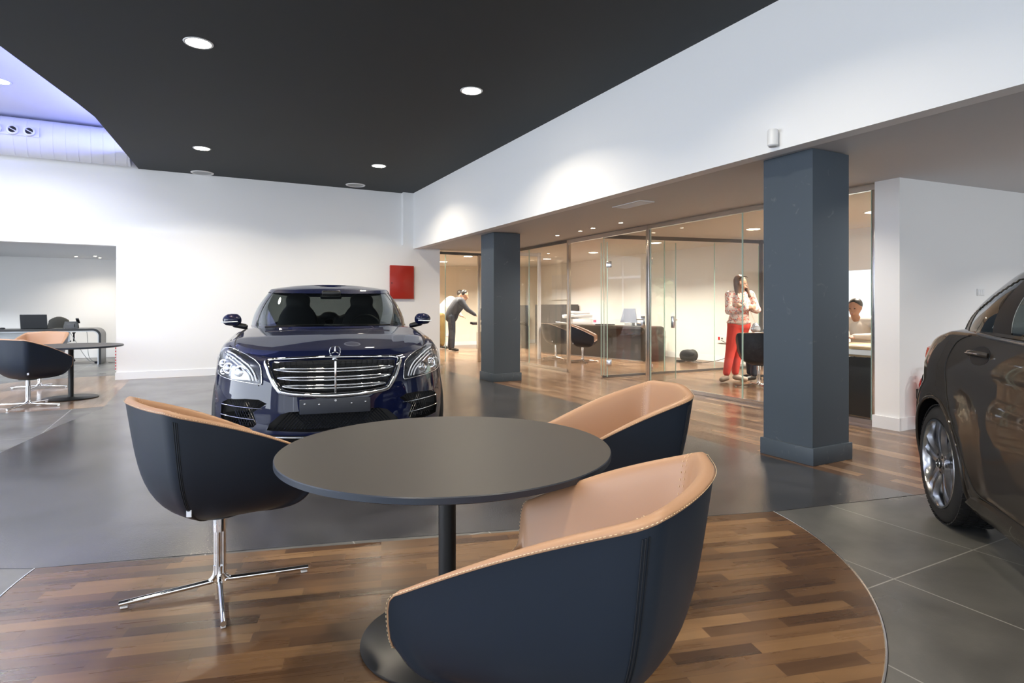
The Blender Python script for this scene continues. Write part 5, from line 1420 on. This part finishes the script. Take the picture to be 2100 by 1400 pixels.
e = empty('handbag', pw.location + Vector((.335,-.115,.83)), 0, 'small silver handbag hanging at the hip of the woman in red trousers', 'handbag')
blob('pouch', [((0,0,.06),(.085,.035,.07)),((0,0,.11),(.06,.03,.06))], M['silver_bag'], e, .008, 3); ob('clasp', box(nb(), (0,-.035,.12), (.05,.012,.02), .003), M['chrome'], e)
# seated person in dark jeans, mostly behind the near pillar
s = dict(pelvis=(0,0,.58), waist=(.0,.02,.74), chest=(-.02,0,.96), shL=(-.02,.17,1.04), shR=(-.02,-.17,1.04), elL=(-.12,.2,.80), elR=(-.12,-.2,.80), wrL=(-.32,.12,.72), wrR=(-.32,-.12,.72), hipL=(-.02,.09,.54), hipR=(-.02,-.09,.54), kneeL=(-.44,.12,.50), kneeR=(-.42,-.10,.50), ankL=(-.42,.12,.10), ankR=(-.44,-.10,.10), toeL=(-.56,.14,.035), toeR=(-.58,-.10,.035), head=(-.04,0,1.27), face=(-1,-.2,-.1), handL=(-1,0,-.2), handR=(-1,0,-.2))
def suit_g(j, top, legs, hair, tr=1.0, shoe=None):
    h = Vector(j['head']); f = Vector(j['face']).normalized()
    return [('jacket', [('pelvis',.135*tr,'waist',.130*tr),('waist',.130*tr,'chest',.140*tr),('shL',.078,'shR',.078),('shL',.076,'elL',.058),('elL',.057,'wrL',.040),('shR',.076,'elR',.058),('elR',.057,'wrR',.040)], top),
            ('trousers', [('hipL',.108,'hipR',.108),('hipL',.103,'kneeL',.075),('kneeL',.073,Vector(j['ankL'])+Vector((0,0,.03)),.058),('hipR',.103,'kneeR',.075),('kneeR',.073,Vector(j['ankR'])+Vector((0,0,.03)),.058)], legs),
            ('hair', [(h-f*.022+Vector((0,0,.03)),(.086,.086,.092))], hair)] + shoes(j, shoe or M['shoe_black'])
st_c = office_chair(Vector((4.53, 10.15, 0)), PI/2, 'black office chair hidden behind the near pillar, under the seated person in jeans')
person(Vector((4.53, 10.15, 0)), 0, 'seated person in dark jeans, only the shins showing left of the near pillar', s, M['skin'], suit_g(s, M['navy_cloth'], M['jeans'], M['hair_black']), voxel=.012)
# man in a light shirt at the tan desk, leaning on his forearms
s2 = dict(pelvis=(0,.0,.56), waist=(-.01,-.03,.72), chest=(-.02,-.08,.97), shL=(-.21,-.10,1.06), shR=(.17,-.10,1.06), elL=(-.30,-.22,.86), elR=(.26,-.26,.87), wrL=(-.10,-.42,.875), wrR=(.02,-.42,.87), hipL=(-.09,0,.52), hipR=(.09,0,.52), kneeL=(-.10,-.38,.46), kneeR=(.10,-.38,.46), ankL=(-.10,-.36,.10), ankR=(.10,-.36,.10), toeL=(-.10,-.5,.035), toeR=(.10,-.5,.035), head=(-.06,-.17,1.25), face=(-.1,-1,-.35), handL=(.9,-.5,.0), handR=(-.9,-.5,.0))
ppos = onn(.90,-1.18,0)
person(ppos, -.85, 'man in a cream shirt sitting at the tan desk, right of the near pillar', s2, M['skin_dark'], suit_g(s2, M['cream_cloth'], M['jeans'], M['hair_black']), voxel=.011)
office_chair(ppos+Vector((.05,.1,0)), 2.25, 'black office chair under the man in the cream shirt')
# two men leaning over the far desk
s3 = dict(pelvis=(0,0,.92), waist=(.05,0,1.06), chest=(.20,0,1.26), shL=(.24,.17,1.33), shR=(.24,-.17,1.33), elL=(.42,.18,1.10), elR=(.42,-.18,1.10), wrL=(.62,.10,.96), wrR=(.62,-.12,.96), hipL=(0,.09,.90), hipR=(0,-.09,.90), kneeL=(.0,.10,.50), kneeR=(.03,-.10,.50), ankL=(-.04,.11,.10), ankR=(.02,-.11,.10), toeL=(.11,.12,.035), toeR=(.16,-.12,.035), head=(.36,0,1.50), face=(1,0,-.5), handL=(1,0,-.4), handR=(1,0,-.4))
person(Vector(((946-1050)/F*16.9-.28, 16.9, 0)), .15, 'man in a dark navy suit leaning forward at the desk in the farthest office', s3, M['skin'], suit_g(s3, M['navy_cloth'], M['jeans'], M['hair_black'], 1.3), voxel=.013, scale=1.08)
s4 = dict(s3); s4.update(chest=(.24,0,1.24), shL=(.33,.17,1.30), shR=(.33,-.17,1.30), head=(.50,0,1.46), elL=(.42,.2,1.06), elR=(.42,-.2,1.06), wrL=(.50,.2,.90), wrR=(.50,-.2,.90))
person(Vector(((921-1050)/F*17.9-.22, 17.9, 0)), .1, 'man in a striped shirt and olive trousers bending forward, left in the farthest office', s4, M['skin'], suit_g(s4, M['stripe'], M['khaki'], M['hair_black'], 1.3), voxel=.013, scale=1.12)
# ================================================================ CAMERA AND VIEW
cd = bpy.data.cameras.new('camera'); cam = bpy.data.objects.new('camera', cd); COL.objects.link(cam)
cam.location = (0, 0, H); cam.rotation_euler = (PI/2, 0, 0)
cd.sensor_width = 36; cd.lens = F/2100*36; cd.shift_y = -70/2100; cd.clip_start = .02; cd.clip_end = 200
SC.camera = cam
SC.view_settings.view_transform = 'Standard'; SC.view_settings.look = 'None'; SC.view_settings.gamma = 1
SC.view_settings.use_curve_mapping = False; SC.view_settings.exposure = .40
SC.cycles.transparent_max_bounces = 40; SC.cycles.max_bounces = 9; SC.cycles.diffuse_bounces = 5; SC.cycles.glossy_bounces = 5
SC.cycles.sample_clamp_indirect = 4; SC.cycles.caustics_reflective = False; SC.cycles.caustics_refractive = False
